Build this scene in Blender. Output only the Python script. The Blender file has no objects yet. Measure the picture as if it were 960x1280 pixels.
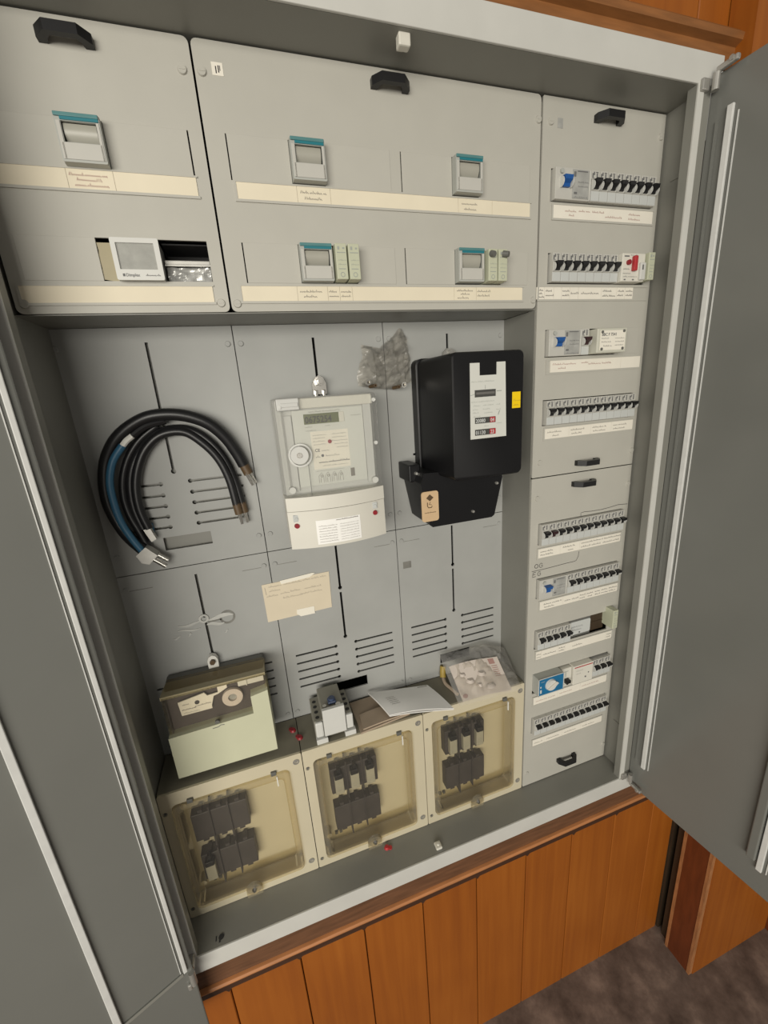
import bpy, bmesh, math, random
from mathutils import Vector, Matrix, noise

random.seed(7)
scene = bpy.context.scene
C = scene.collection
FLOOR = -760.0            # cabinet millimetres; the floor is world z = 0

def W(x, y, z):
    return Vector((x * .001, y * .001, (z - FLOOR) * .001))

# ------------------------------------------------------------------ camera
cam_d = bpy.data.cameras.new('camera')
cam = bpy.data.objects.new('camera', cam_d)
C.objects.link(cam)
scene.camera = cam
F_PX = 509.95
cam_d.sensor_fit = 'VERTICAL'
cam_d.sensor_height = 36.0
cam_d.lens = F_PX / 1280.0 * 36.0
cam_d.clip_start = .01
R = [Vector((0.9481388, -0.3101238, -0.0696853)), Vector((-0.1493577, -0.2411584, -0.9589238)), Vector((0.2805799, 0.9196009, -0.2749710))]
loc = W(249.94, -651.48, 925.89)
cam.matrix_world = Matrix(((R[0].x, -R[1].x, -R[2].x, loc.x), (R[0].y, -R[1].y, -R[2].y, loc.y), (R[0].z, -R[1].z, -R[2].z, loc.z), (0, 0, 0, 1)))

# ------------------------------------------------------------------ light
world = bpy.data.worlds.new('world')
scene.world = world
world.use_nodes = True
bg = world.node_tree.nodes['Background']
bg.inputs['Color'].default_value = (1.0, .95, .86, 1)
bg.inputs['Strength'].default_value = .20
def area(name, p, target, size, power, col):
    l = bpy.data.lights.new(name, 'AREA')
    l.shape = 'RECTANGLE'; l.size, l.size_y = size
    l.energy = power; l.color = col
    o = bpy.data.objects.new(name, l); C.objects.link(o)
    o.location = W(*p)
    o.rotation_euler = (W(*target) - W(*p)).to_track_quat('-Z', 'Y').to_euler()
    return o
area('ceiling_lamp', (-1350, -3650, 1060), (620, 0, 440), (3.6, 1.6), 160, (1, .955, .86))  # unseen softbox added at head height, sized for soft frontal light
scene.view_settings.view_transform = 'Standard'
scene.view_settings.look = 'None'
scene.view_settings.exposure = 0.12
scene.view_settings.gamma = 1.0
scene.view_settings.use_curve_mapping = False

# ------------------------------------------------------------------ materials
def mat(name, col, rough=.5, metal=0., var=.0, scale=20., bump=0., spec=.5, stretch=(1, 1, 1), dark=None, detail=6):
    m = bpy.data.materials.new(name)
    m.use_nodes = True
    nt = m.node_tree
    b = nt.nodes['Principled BSDF']
    b.inputs['Base Color'].default_value = (*col, 1)
    b.inputs['Roughness'].default_value = rough
    b.inputs['Metallic'].default_value = metal
    b.inputs['Specular IOR Level'].default_value = spec
    if var or bump:
        tc = nt.nodes.new('ShaderNodeTexCoord')
        mp = nt.nodes.new('ShaderNodeMapping')
        mp.inputs['Scale'].default_value = stretch
        n = nt.nodes.new('ShaderNodeTexNoise')
        n.inputs['Scale'].default_value = scale
        n.inputs['Detail'].default_value = detail
        nt.links.new(tc.outputs['Object'], mp.inputs['Vector'])
        nt.links.new(mp.outputs['Vector'], n.inputs['Vector'])
        if var:
            r = nt.nodes.new('ShaderNodeValToRGB')
            d = dark or tuple(c * (1 - var) for c in col)
            u = tuple(min(1, c * (1 + var * .6)) for c in col)
            r.color_ramp.elements[0].color = (*d, 1); r.color_ramp.elements[0].position = .3
            r.color_ramp.elements[1].color = (*u, 1); r.color_ramp.elements[1].position = .72
            nt.links.new(n.outputs['Fac'], r.inputs['Fac'])
            nt.links.new(r.outputs['Color'], b.inputs['Base Color'])
        if bump:
            bp = nt.nodes.new('ShaderNodeBump')
            bp.inputs['Strength'].default_value = bump
            bp.inputs['Distance'].default_value = .001
            nt.links.new(n.outputs['Fac'], bp.inputs['Height'])
            nt.links.new(bp.outputs['Normal'], b.inputs['Normal'])
    return m

def clear(name, col, opacity, rough=.08, gloss=.08):
    """thin clear plastic: see-through, a little body colour, a little gloss"""
    m = bpy.data.materials.new(name)
    m.use_nodes = True
    nt = m.node_tree
    nt.nodes.clear()
    out = nt.nodes.new('ShaderNodeOutputMaterial')
    tr = nt.nodes.new('ShaderNodeBsdfTransparent'); tr.inputs['Color'].default_value = (*col, 1)
    df = nt.nodes.new('ShaderNodeBsdfDiffuse'); df.inputs['Color'].default_value = (*[c * .8 for c in col], 1)
    gl = nt.nodes.new('ShaderNodeBsdfGlossy'); gl.inputs['Roughness'].default_value = rough
    m1 = nt.nodes.new('ShaderNodeMixShader'); m1.inputs[0].default_value = opacity
    m2 = nt.nodes.new('ShaderNodeMixShader')
    fr = nt.nodes.new('ShaderNodeFresnel'); fr.inputs['IOR'].default_value = 1.45
    mu = nt.nodes.new('ShaderNodeMath'); mu.operation = 'MULTIPLY'; mu.inputs[1].default_value = gloss * 10
    nt.links.new(fr.outputs[0], mu.inputs[0])
    mu.use_clamp = True
    nt.links.new(tr.outputs[0], m1.inputs[1]); nt.links.new(df.outputs[0], m1.inputs[2])
    nt.links.new(m1.outputs[0], m2.inputs[1]); nt.links.new(gl.outputs[0], m2.inputs[2])
    nt.links.new(mu.outputs[0], m2.inputs[0])
    nt.links.new(m2.outputs[0], out.inputs['Surface'])
    return m

M = {
 'frame': mat('grey_painted_steel', (.225, .222, .197), .42, var=.06, scale=9),
 'flange': mat('pale_painted_flange', (.56, .555, .52), .45, var=.05, scale=14),
 'door': mat('glossy_grey_door_paint', (.165, .167, .153), .22, var=.06, scale=5),
 'gasket': mat('pale_foam_gasket', (.62, .62, .60), .6, var=.06, scale=60),
 'cover': mat('pale_grey_cover', (.455, .443, .395), .55, var=.035, scale=14),
 'blank': mat('pale_blanking_plate', (.462, .45, .402), .55, var=.02, scale=20),
 'plate': mat('grey_mounting_plate', (.355, .36, .345), .6, var=.09, scale=7),
 'inner': mat('dark_recess', (.03, .03, .03), .8),
 'slotdark': mat('dark_backing_board', (.055, .055, .05), .8),
 'black': mat('black_plastic', (.012, .012, .013), .38, spec=.4),
 'blackmeter': mat('black_bakelite', (.006, .006, .007), .42, var=.2, scale=8, spec=.35),
 'ivory': mat('ivory_label_card', (.75, .68, .53), .7, var=.05, scale=15),
 'white_card': mat('white_label_card', (.78, .74, .65), .7, var=.03, scale=30),
 'tape': mat('cellophane_tape', (.82, .78, .68), .25),
 'ink': mat('grey_ink', (.20, .18, .155), .8),
 'redink': mat('faded_red_ink', (.38, .22, .19), .8),
 'pen': mat('black_pen', (.05, .045, .045), .8),
 'white': mat('white_plastic', (.60, .60, .57), .4, var=.02, scale=40),
 'offwhite': mat('warm_white_plastic', (.66, .64, .57), .42, var=.03, scale=20),
 'breaker': mat('breaker_plastic', (.50, .49, .45), .42, var=.03, scale=40),
 'contactor': mat('grey_contactor_plastic', (.27, .26, .215), .5, var=.05, scale=30),
 'beige': mat('beige_device', (.55, .545, .465), .45, var=.03, scale=30),
 'window': mat('label_window', (.53, .545, .53), .3),
 'devgrey': mat('grey_device_plastic', (.40, .41, .38), .5, var=.04, scale=30),
 'midgrey': mat('mid_grey_print', (.37, .37, .35), .5, var=.2, scale=70),
 'darkgrey': mat('dark_grey_plastic', (.12, .12, .11), .5),
 'mark': mat('printed_marks', (.14, .14, .14), .7),
 'lightmark': mat('pale_print', (.33, .35, .32), .7),
 'blue': mat('blue_toggle', (.012, .085, .30), .4),
 'blueface': mat('blue_dial_face', (.01, .14, .30), .45, var=.15, scale=60),
 'darkred': mat('dark_red_toggle', (.035, .012, .014), .4),
 'red': mat('red_plastic', (.42, .03, .035), .4),
 'seal': mat('red_seal', (.26, .012, .02), .4),
 'teal': mat('teal_lever', (.085, .22, .225), .4, var=.08, scale=40),
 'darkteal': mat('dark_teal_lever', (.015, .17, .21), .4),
 'silverwin': mat('smoked_silver_lever', (.37, .36, .31), .35, var=.05, scale=30),
 'green': mat('pale_green_module', (.50, .515, .385), .5, var=.04, scale=40),
 'metal': mat('bright_metal', (.62, .60, .56), .25, 1.),
 'dullmetal': mat('dull_metal', (.46, .45, .42), .45, .7, var=.1, scale=60),
 'foil': mat('crinkled_silver_film', (.50, .50, .48), .3, .3, bump=.5, scale=40),
 'brown': mat('brown_heat_shrink', (.09, .055, .025), .5),
 'cable': mat('black_cable', (.010, .010, .011), .36, spec=.45),
 'bluecable': mat('blue_cable', (.03, .115, .20), .4),
 'sleeve': mat('white_sleeve', (.72, .71, .66), .4),
 'cream': mat('cream_box_plastic', (.56, .505, .37), .5, var=.04, scale=12),
 'creamin': mat('cream_box_inside', (.58, .52, .365), .6, var=.05, scale=10),
 'boxtop': mat('dusty_grey_box_top', (.22, .205, .155), .65, var=.12, scale=18),
 'fuse': mat('dark_fuse_base', (.055, .048, .047), .5, var=.25, scale=30),
 'fusebody': mat('grey_fuse_link', (.40, .38, .30), .5, var=.06, scale=50),
 'rim': clear('yellowed_clear_rim', (.93, .88, .74), .14, .15, .05),
 'clear': clear('yellowed_clear_cover', (.985, .97, .93), .02, .1, .05),
 'clearmeter': clear('clear_meter_cover', (.985, .985, .975), .06, .08, .05),
 'smoke': clear('smoked_clear_cover', (.90, .84, .70), .05, .12, .07),
 'bag': clear('clear_plastic_bag', (.94, .915, .87), .13, .22, .09),
 'film': clear('thin_clear_film', (.95, .93, .89), .20, .3, .04),
 'glass': clear('clear_glass', (.97, .97, .95), .02, .05, .10),
 'meterface': mat('pale_meter_face', (.62, .625, .58), .4),
 'metergrey': mat('grey_meter_body', (.56, .56, .535), .45, var=.03, scale=20),
 'lcd': mat('green_lcd', (.12, .135, .055), .3),
 'paper': mat('white_paper', (.88, .87, .84), .7, var=.02, scale=30),
 'kraft': mat('brown_envelope_paper', (.40, .315, .23), .7, var=.12, scale=25),
 'note': mat('aged_note_paper', (.66, .58, .44), .75, var=.05, scale=15),
 'cardtag': mat('tan_cardboard_tag', (.58, .41, .24), .7, var=.05, scale=60),
 'rcgreen': mat('pale_green_grey_terminal_cover', (.55, .555, .40), .5, var=.03, scale=15),
 'rcdark': mat('dark_brown_interior', (.075, .06, .055), .5, var=.2, scale=25),
 'olive': mat('olive_housing_top', (.33, .285, .17), .4, var=.1, scale=14),
 'yellow': mat('yellow_sticker', (.85, .58, .0), .5),
 'yellowed': mat('yellowed_plug', (.35, .25, .05), .5),
 'pinkpaper': mat('pinkish_leaflet', (.60, .53, .47), .6, var=.07, scale=30),
 'dirt': mat('grey_smudge', (.20, .195, .175), .7, var=.25, scale=60),
 'plaster': mat('white_plaster_residue', (.52, .52, .49), .8, var=.12, scale=60),
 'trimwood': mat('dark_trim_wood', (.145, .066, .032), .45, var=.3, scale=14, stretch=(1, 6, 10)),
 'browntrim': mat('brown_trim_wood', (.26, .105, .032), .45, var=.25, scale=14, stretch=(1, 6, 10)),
 'ridgewood': mat('lit_ridge_wood', (.46, .19, .07), .4, var=.15, scale=20, stretch=(1, 6, 6)),  # light caught by the ridge, put into a paler wood colour
 'lathwood': mat('dark_lath_wood', (.055, .022, .010), .5, var=.2, scale=14, stretch=(1, 6, 10)),  # shadow lines along the trims, painted as near-black strips
 'redwood': mat('dark_red_wood', (.14, .034, .009), .45, var=.2, scale=12, stretch=(8, 8, 1)),
 'edgewood': mat('pale_edge_wood', (.36, .155, .06), .5, var=.25, scale=30, stretch=(5, 5, 1)),  # lit board edges painted in as a paler wood
 'shadowwood': mat('dark_stained_post', (.045, .028, .014), .6, var=.2, scale=10, stretch=(8, 8, 1)),  # recess shade painted in; also the insert's own dark brown
}

def wood(name, a, b, c):
    m = bpy.data.materials.new(name); m.use_nodes = True
    nt = m.node_tree; p = nt.nodes['Principled BSDF']
    tc = nt.nodes.new('ShaderNodeTexCoord'); oi = nt.nodes.new('ShaderNodeObjectInfo')
    ad = nt.nodes.new('ShaderNodeVectorMath'); ad.operation = 'ADD'
    cb = nt.nodes.new('ShaderNodeCombineXYZ')
    mu = nt.nodes.new('ShaderNodeMath'); mu.operation = 'MULTIPLY'; mu.inputs[1].default_value = 13
    nt.links.new(oi.outputs['Random'], mu.inputs[0])
    nt.links.new(mu.outputs[0], cb.inputs[0]); nt.links.new(mu.outputs[0], cb.inputs[2])
    nt.links.new(tc.outputs['Object'], ad.inputs[0]); nt.links.new(cb.outputs[0], ad.inputs[1])
    mp = nt.nodes.new('ShaderNodeMapping'); mp.inputs['Scale'].default_value = (60, 60, 2.2)
    n = nt.nodes.new('ShaderNodeTexNoise'); n.inputs['Scale'].default_value = 1.0; n.inputs['Detail'].default_value = 5
    n.inputs['Distortion'].default_value = .4
    nt.links.new(ad.outputs[0], mp.inputs['Vector']); nt.links.new(mp.outputs[0], n.inputs['Vector'])
    n2 = nt.nodes.new('ShaderNodeTexNoise'); n2.inputs['Scale'].default_value = 3.5
    nt.links.new(ad.outputs[0], n2.inputs['Vector'])
    r = nt.nodes.new('ShaderNodeValToRGB')
    r.color_ramp.elements[0].position = .25; r.color_ramp.elements[0].color = (*a, 1)
    r.color_ramp.elements[1].position = .75; r.color_ramp.elements[1].color = (*c, 1)
    e = r.color_ramp.elements.new(.5); e.color = (*b, 1)
    av = nt.nodes.new('ShaderNodeMath'); av.operation = 'ADD'
    h1 = nt.nodes.new('ShaderNodeMath'); h1.operation = 'MULTIPLY'; h1.inputs[1].default_value = .55
    h2 = nt.nodes.new('ShaderNodeMath'); h2.operation = 'MULTIPLY'; h2.inputs[1].default_value = .45
    nt.links.new(n.outputs['Fac'], h1.inputs[0]); nt.links.new(n2.outputs['Fac'], h2.inputs[0])
    nt.links.new(h1.outputs[0], av.inputs[0]); nt.links.new(h2.outputs[0], av.inputs[1])
    nt.links.new(av.outputs[0], r.inputs['Fac']); nt.links.new(r.outputs['Color'], p.inputs['Base Color'])
    p.inputs['Roughness'].default_value = .5
    bp = nt.nodes.new('ShaderNodeBump'); bp.inputs['Strength'].default_value = .15; bp.inputs['Distance'].default_value = .001
    nt.links.new(n.outputs['Fac'], bp.inputs['Height']); nt.links.new(bp.outputs['Normal'], p.inputs['Normal'])
    return m
M['plank'] = wood('orange_wood', (.235, .060, .004), (.30, .084, .006), (.36, .110, .010))

def floor_mat():
    m = bpy.data.materials.new('worn_brown_floor'); m.use_nodes = True
    nt = m.node_tree; p = nt.nodes['Principled BSDF']
    tc = nt.nodes.new('ShaderNodeTexCoord')
    n = nt.nodes.new('ShaderNodeTexNoise'); n.inputs['Scale'].default_value = 11; n.inputs['Detail'].default_value = 9; n.inputs['Roughness'].default_value = .65
    nt.links.new(tc.outputs['Object'], n.inputs['Vector'])
    r = nt.nodes.new('ShaderNodeValToRGB')
    r.color_ramp.elements[0].position = .32; r.color_ramp.elements[0].color = (.07, .05, .04, 1)
    r.color_ramp.elements[1].position = .70; r.color_ramp.elements[1].color = (.30, .23, .185, 1)
    e = r.color_ramp.elements.new(.52); e.color = (.16, .12, .098, 1)
    nt.links.new(n.outputs['Fac'], r.inputs['Fac']); nt.links.new(r.outputs['Color'], p.inputs['Base Color'])
    p.inputs['Roughness'].default_value = .6
    return m
M['floor'] = floor_mat()

# ------------------------------------------------------------------ mesh helpers (all in cabinet millimetres)
BASE = {}                 # world base (mm) of every thing, so that parts sit in its local space
class MB:
    def __init__(s, xf=None):
        s.v = []; s.f = []; s.xf = xf
    def add(s, vs, fs):
        o = len(s.v)
        s.v += [s.xf(*p) if s.xf else tuple(p) for p in vs]
        s.f += [tuple(i + o for i in f) for f in fs]
        return s
    def box(s, x0, x1, y0, y1, z0, z1, b=0.):
        if x0 > x1: x0, x1 = x1, x0
        if y0 > y1: y0, y1 = y1, y0
        if z0 > z1: z0, z1 = z1, z0
        if b <= 0:
            vs = [(x, y, z) for x in (x0, x1) for y in (y0, y1) for z in (z0, z1)]
            return s.add(vs, [(0, 1, 3, 2), (4, 6, 7, 5), (0, 4, 5, 1), (2, 3, 7, 6), (0, 2, 6, 4), (1, 5, 7, 3)])
        bm = bmesh.new()
        bmesh.ops.create_cube(bm, size=1)
        for v in bm.verts:
            v.co = Vector(((x0 + x1) / 2 + v.co.x * (x1 - x0), (y0 + y1) / 2 + v.co.y * (y1 - y0), (z0 + z1) / 2 + v.co.z * (z1 - z0)))
        bmesh.ops.bevel(bm, geom=bm.edges[:], offset=min(b, (x1-x0)*.49, (y1-y0)*.49, (z1-z0)*.49), segments=2, profile=.5, affect='EDGES')
        bm.verts.index_update()
        s.add([tuple(v.co) for v in bm.verts], [[v.index for v in f.verts] for f in bm.faces])
        bm.free(); return s
    def prism(s, poly, a0, a1, axis='y'):
        """poly in (x,z) for y, (y,z) for x, (x,y) for z"""
        n = len(poly)
        mk = {'y': lambda p, a: (p[0], a, p[1]), 'x': lambda p, a: (a, p[0], p[1]), 'z': lambda p, a: (p[0], p[1], a)}[axis]
        vs = [mk(p, a0) for p in poly] + [mk(p, a1) for p in poly]
        fs = [tuple(range(n)), tuple(range(2 * n - 1, n - 1, -1))]
        fs += [(i, i + n, (i + 1) % n + n, (i + 1) % n) for i in range(n)]
        return s.add(vs, fs)
    def cyl(s, p, q, r, n=14, r2=None, cap=True):
        p = Vector(p); q = Vector(q); r2 = r if r2 is None else r2
        d = (q - p).normalized()
        u = d.orthogonal().normalized(); w = d.cross(u)
        vs = []
        for k in range(n):
            a = 2 * math.pi * k / n
            vs.append(tuple(p + r * (math.cos(a) * u + math.sin(a) * w)))
        for k in range(n):
            a = 2 * math.pi * k / n
            vs.append(tuple(q + r2 * (math.cos(a) * u + math.sin(a) * w)))
        fs = [(k, (k + 1) % n, (k + 1) % n + n, k + n) for k in range(n)]
        if cap: fs += [tuple(range(n - 1, -1, -1)), tuple(range(n, 2 * n))]
        return s.add(vs, fs)
    def ring(s, c, r0, r1, y0, y1, n=20):
        """annulus facing -Y"""
        vs = []; fs = []
        for k in range(n):
            a = 2 * math.pi * k / n; ca, sa = math.cos(a), math.sin(a)
            vs += [(c[0] + r0 * ca, y0, c[1] + r0 * sa), (c[0] + r1 * ca, y0, c[1] + r1 * sa), (c[0] + r1 * ca, y1, c[1] + r1 * sa), (c[0] + r0 * ca, y1, c[1] + r0 * sa)]
        for k in range(n):
            a = 4 * k; b = 4 * ((k + 1) % n)
            for i in range(4): fs.append((a + i, a + (i + 1) % 4, b + (i + 1) % 4, b + i))
        return s.add(vs, fs)
    def tube(s, pts, r, n=10, cap=True):
        pts = [Vector(p) for p in pts]
        u = None; vs = []; fs = []
        for i, p in enumerate(pts):
            d = (pts[min(i + 1, len(pts) - 1)] - pts[max(i - 1, 0)]).normalized()
            u = d.orthogonal().normalized() if u is None else (u - d * u.dot(d)).normalized()
            w = d.cross(u)
            rr = r[i] if isinstance(r, (list, tuple)) else r
            for k in range(n):
                a = 2 * math.pi * k / n
                vs.append(tuple(p + rr * (math.cos(a) * u + math.sin(a) * w)))
        for i in range(len(pts) - 1):
            for k in range(n):
                fs.append((i * n + k, i * n + (k + 1) % n, (i + 1) * n + (k + 1) % n, (i + 1) * n + k))
        if cap: fs += [tuple(range(n - 1, -1, -1)), tuple(range((len(pts) - 1) * n, len(pts) * n))]
        return s.add(vs, fs)
    def stroke(s, pts, w, y):
        """pen stroke lying on a plane y, pts (x,z)"""
        vs = []; fs = []
        for i, p in enumerate(pts):
            a = Vector(pts[max(i - 1, 0)]); b = Vector(pts[min(i + 1, len(pts) - 1)])
            d = (b - a); d = d.normalized() if d.length else Vector((1, 0))
            nx, nz = -d.y * w / 2, d.x * w / 2
            vs += [(p[0] + nx, y, p[1] + nz), (p[0] - nx, y, p[1] - nz)]
        for i in range(len(pts) - 1): fs.append((2 * i, 2 * i + 1, 2 * i + 3, 2 * i + 2))
        return s.add(vs, fs)
    def scribble(s, x0, x1, z, h, y, w=.5, seed=0):
        """illegible handwriting: groups of looping strokes"""
        rnd = random.Random(seed * 131 + int(x0 * 7) + int(z * 3))
        x = x0
        while x < x1 - h * .5:
            L = min(x1 - x, rnd.uniform(2.5, 6) * h)
            pts = []; t = 0
            while t < L:
                up = rnd.choice((.45, .45, .5, .95)) * h
                pts += [(x + t, z + rnd.uniform(0, .12) * h), (x + t + h * .22, z + up)]
                t += h * rnd.uniform(.38, .6)
            pts.append((x + t, z))
            s.stroke(pts, w, y)
            x += L + h * .7
        return s
    def sheet(s, outline, holes, y0, y1):
        """flat sheet in the XZ plane with real holes"""
        cu = bpy.data.curves.new('tmp', 'CURVE'); cu.dimensions = '2D'; cu.fill_mode = 'BOTH'
        for poly in [outline] + holes:
            sp = cu.splines.new('POLY'); sp.points.add(len(poly) - 1); sp.use_cyclic_u = True
            for p, q in zip(sp.points, poly): p.co = (q[0], q[1], 0, 1)
        cu.extrude = abs(y1 - y0) / 2
        return s._curve(cu, lambda v: (v.x, (y0 + y1) / 2 - v.z, v.y))
    def text(s, body, x, z, size, y, align='LEFT', thick=.12, sx=1.):
        cu = bpy.data.curves.new('tmp', 'FONT'); cu.body = body; cu.size = size; cu.align_x = align
        cu.resolution_u = 2; cu.extrude = thick; cu.offset = size * .018
        return s._curve(cu, lambda v: (x + v.x * sx, y - v.z, z + v.y))
    def _curve(s, cu, fn):
        o = bpy.data.objects.new('tmp', cu); C.objects.link(o)
        dg = bpy.context.evaluated_depsgraph_get()
        me = bpy.data.meshes.new_from_object(o.evaluated_get(dg))
        s.add([fn(v.co) for v in me.vertices], [tuple(p.vertices) for p in me.polygons])
        bpy.data.objects.remove(o); bpy.data.curves.remove(cu); bpy.data.meshes.remove(me)
        return s
    def build(s, name, material, parent=None, smooth=False, base=None):
        b = BASE[parent.name] if parent else (base or (0, 0, FLOOR))
        me = bpy.data.meshes.new(name)
        me.from_pydata([((x - b[0]) * .001, (y - b[1]) * .001, (z - b[2]) * .001) for x, y, z in s.v], [], s.f)
        bm = bmesh.new(); bm.from_mesh(me)
        bmesh.ops.recalc_face_normals(bm, faces=bm.faces[:])
        bm.to_mesh(me); bm.free()
        me.materials.append(material)
        if smooth:
            me.shade_smooth()
            me.set_sharp_from_angle(angle=math.radians(40))
        o = bpy.data.objects.new(name, me); C.objects.link(o)
        if parent: o.parent = parent
        else: o.location = W(*b)
        BASE[o.name] = b
        return o

def rrect(x0, x1, z0, z1, r, n=4):
    pts = []
    for cx, cz, a0 in ((x1 - r, z1 - r, 0), (x0 + r, z1 - r, 90), (x0 + r, z0 + r, 180), (x1 - r, z0 + r, 270)):
        for k in range(n + 1):
            a = math.radians(a0 + 90 * k / n)
            pts.append((cx + r * math.cos(a), cz + r * math.sin(a)))
    return pts
def rect(x0, x1, z0, z1): return [(x0, z0), (x1, z0), (x1, z1), (x0, z1)]
def catmull(pts, k=8):
    pts = [Vector(p) for p in pts]; out = []
    for i in range(len(pts) - 1):
        a = pts[max(i - 1, 0)]; b = pts[i]; c = pts[i + 1]; d = pts[min(i + 2, len(pts) - 1)]
        for j in range(k):
            t = j / k
            out.append(.5 * ((2 * b) + (c - a) * t + (2 * a - 5 * b + 4 * c - d) * t * t + (3 * b - a - 3 * c + d) * t ** 3))
    out.append(pts[-1]); return out

def tag(o, label, cat, group=None, kind=None):
    o['label'] = label; o['category'] = cat
    if group: o['group'] = group
    if kind: o['kind'] = kind
    return o
def thing(name, label, cat, base, group=None):
    o = bpy.data.objects.new(name, None); C.objects.link(o)
    o.location = W(*base); o.empty_display_size = .02
    BASE[o.name] = base
    return tag(o, label, cat, group)
def struct(o):
    o['kind'] = 'structure'; return o
def copy_tree(src, base, label, group=None):
    c = src.copy(); C.objects.link(c); c.location = W(*base); c['label'] = label
    if group: c['group'] = group
    BASE[c.name] = base
    for ch in list(src.children):
        d = ch.copy(); C.objects.link(d); d.parent = c; BASE[d.name] = base
        for g in list(ch.children):
            e = g.copy(); C.objects.link(e); e.parent = d; BASE[e.name] = base
    return c
ORD = ['first', 'second', 'third', 'fourth', 'fifth', 'sixth', 'seventh', 'eighth', 'ninth', 'tenth', 'eleventh', 'twelfth']

# ------------------------------------------------------------------ setting
fl = struct(MB().box(-1400, 2300, -2600, 300, FLOOR - 40, FLOOR).build('floor', M['floor']))
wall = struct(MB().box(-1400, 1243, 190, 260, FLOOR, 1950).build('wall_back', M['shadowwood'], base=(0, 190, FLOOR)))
# wood wall below and above the cabinet: one plank at a time, bevelled long edges
def plank(x0, x1, z0, z1, y=-42, t=20):
    b = 1.5
    prof = [(x0, y + b), (x0 + b, y), (x1 - b, y), (x1, y + b), (x1, y + t), (x0, y + t)]
    MB().prism(prof, z0, z1, 'z').build('plank', M['plank'], wall)
xs = [47 + 138.3 * k for k in range(-9, 9)]
for a, b in zip(xs, xs[1:]):
    plank(a + 1.1, b - 1.1, FLOOR, -151, -40)
plank(xs[-1] + .6, 1240, FLOOR, -151, -40)
xt = [-1200 + 138.3 * k for k in range(18)]
for a, b in zip(xt, xt[1:]):
    if b > 1160: break
    plank(a + .8, b - .8, 1442, 1900, -28)
# dark moulding round the cabinet niche
def trim(n, m, mats):
    return struct(m.build('trim_%d' % n, mats, base=(500, -50, m.v[0][2])))
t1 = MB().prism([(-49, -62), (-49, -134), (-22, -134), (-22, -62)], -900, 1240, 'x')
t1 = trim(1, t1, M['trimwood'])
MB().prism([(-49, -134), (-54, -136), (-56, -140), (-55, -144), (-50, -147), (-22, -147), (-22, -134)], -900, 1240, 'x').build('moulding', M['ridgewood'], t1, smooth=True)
MB().box(-900, 1240, -46, -38, -173, -147).build('lath', M['lathwood'], t1)  # dark strip put in for the shadow under the trim
for x in xs[:-1]: MB().prism([(x - 7, -173), (x - 2, -180), (x + 5, -173)], -46, -38, 'y').build('lath_notch', M['lathwood'], t1)  # same painted shade, running into the plank grooves
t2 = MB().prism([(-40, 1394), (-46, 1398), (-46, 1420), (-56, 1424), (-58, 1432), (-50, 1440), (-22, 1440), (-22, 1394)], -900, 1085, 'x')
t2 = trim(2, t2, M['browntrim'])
MB().box(-900, 1085, -36, -24, 1440, 1449).build('lath', M['lathwood'], t2)  # shadow line between ridge and planks, put in as a dark strip
# board that closes the moulding on the right, behind the open door
t3 = MB().prism([(1078, -72), (1078, -30), (1200, -30), (1200, -72)], 1392, 1950, 'z')
struct(t3.build('trim_3', M['plank'], base=(1100, -60, 1392)))
# pilaster right of the planks: recess shade painted dark, red-brown side board, orange front boards
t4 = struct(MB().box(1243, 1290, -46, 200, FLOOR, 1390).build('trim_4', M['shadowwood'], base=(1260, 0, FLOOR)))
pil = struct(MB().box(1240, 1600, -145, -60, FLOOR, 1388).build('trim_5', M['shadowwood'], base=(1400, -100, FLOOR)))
def board(poly, z0, z1, m): MB().prism(poly, z0, z1, 'z').build('board', m, pil)
board([(1226, -150), (1240, -150), (1240, -88), (1226, -88)], FLOOR, 1388, M['redwood'])
board([(1225, -92), (1226, -92), (1226, -88), (1240, -88), (1240, -84), (1225, -84)], FLOOR, 1388, M['edgewood'])
board([(1225, -158), (1237, -158), (1237, -150), (1225, -150)], FLOOR, 1388, M['edgewood'])
board([(1237, -160), (1545, -160), (1545, -146), (1237, -146)], FLOOR, 1388, M['plank'])
board([(1546, -300), (1565, -300), (1565, -146), (1546, -146)], FLOOR, 1388, M['redwood'])

# ------------------------------------------------------------------ cabinet carcass
cab = thing('meter_cabinet', 'large grey steel meter cabinet recessed in wood wall with both doors open', 'cabinet', (500, 20, -62))
sp = MB().box(-14, -2, -50, 170, -60, 1390).box(-14, 18, -65, -50, -60, 1390)
sp.build('side_panel', M['frame'], cab)
MB().box(5, 18, -67, -65, -22, 1352).build('side_flange', M['flange'], cab)
sp = MB().box(1004, 1016, -50, 170, -60, 1390).box(982, 1012, -65, -50, -60, 1390)
sp.box(1002.6, 1004, -40, -18, 1245, 1249).box(1002.6, 1004, -40, -16, 105, 108)
sp.build('side_panel', M['frame'], cab)
MB().box(982, 995, -67, -65, -22, 1352).build('side_flange', M['flange'], cab)
MB().box(-2, 1004, -63, 170, 1351, 1362).build('top_panel', M['frame'], cab)
MB().box(-14, 1030, -67, -63, 1351, 1391, 1).build('top_flange', M['flange'], cab)
MB().box(-2, 1004, -63, 170, -30, -20).build('bottom_panel', M['frame'], cab)
MB().box(-14, 1030, -67, -63, -60, -20, 1).build('bottom_flange', M['flange'], cab)
MB().box(-2, 1004, 160, 170, -20, 1352).build('back_panel', M['slotdark'], cab)
MB().box(-2, 749, 4, 100, 1049.5, 1050.8).build('compartment_divider', M['frame'], cab)
MB().box(749.6, 751.4, 3.4, 100, -20, 1049).build('compartment_divider', M['frame'], cab)
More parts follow.
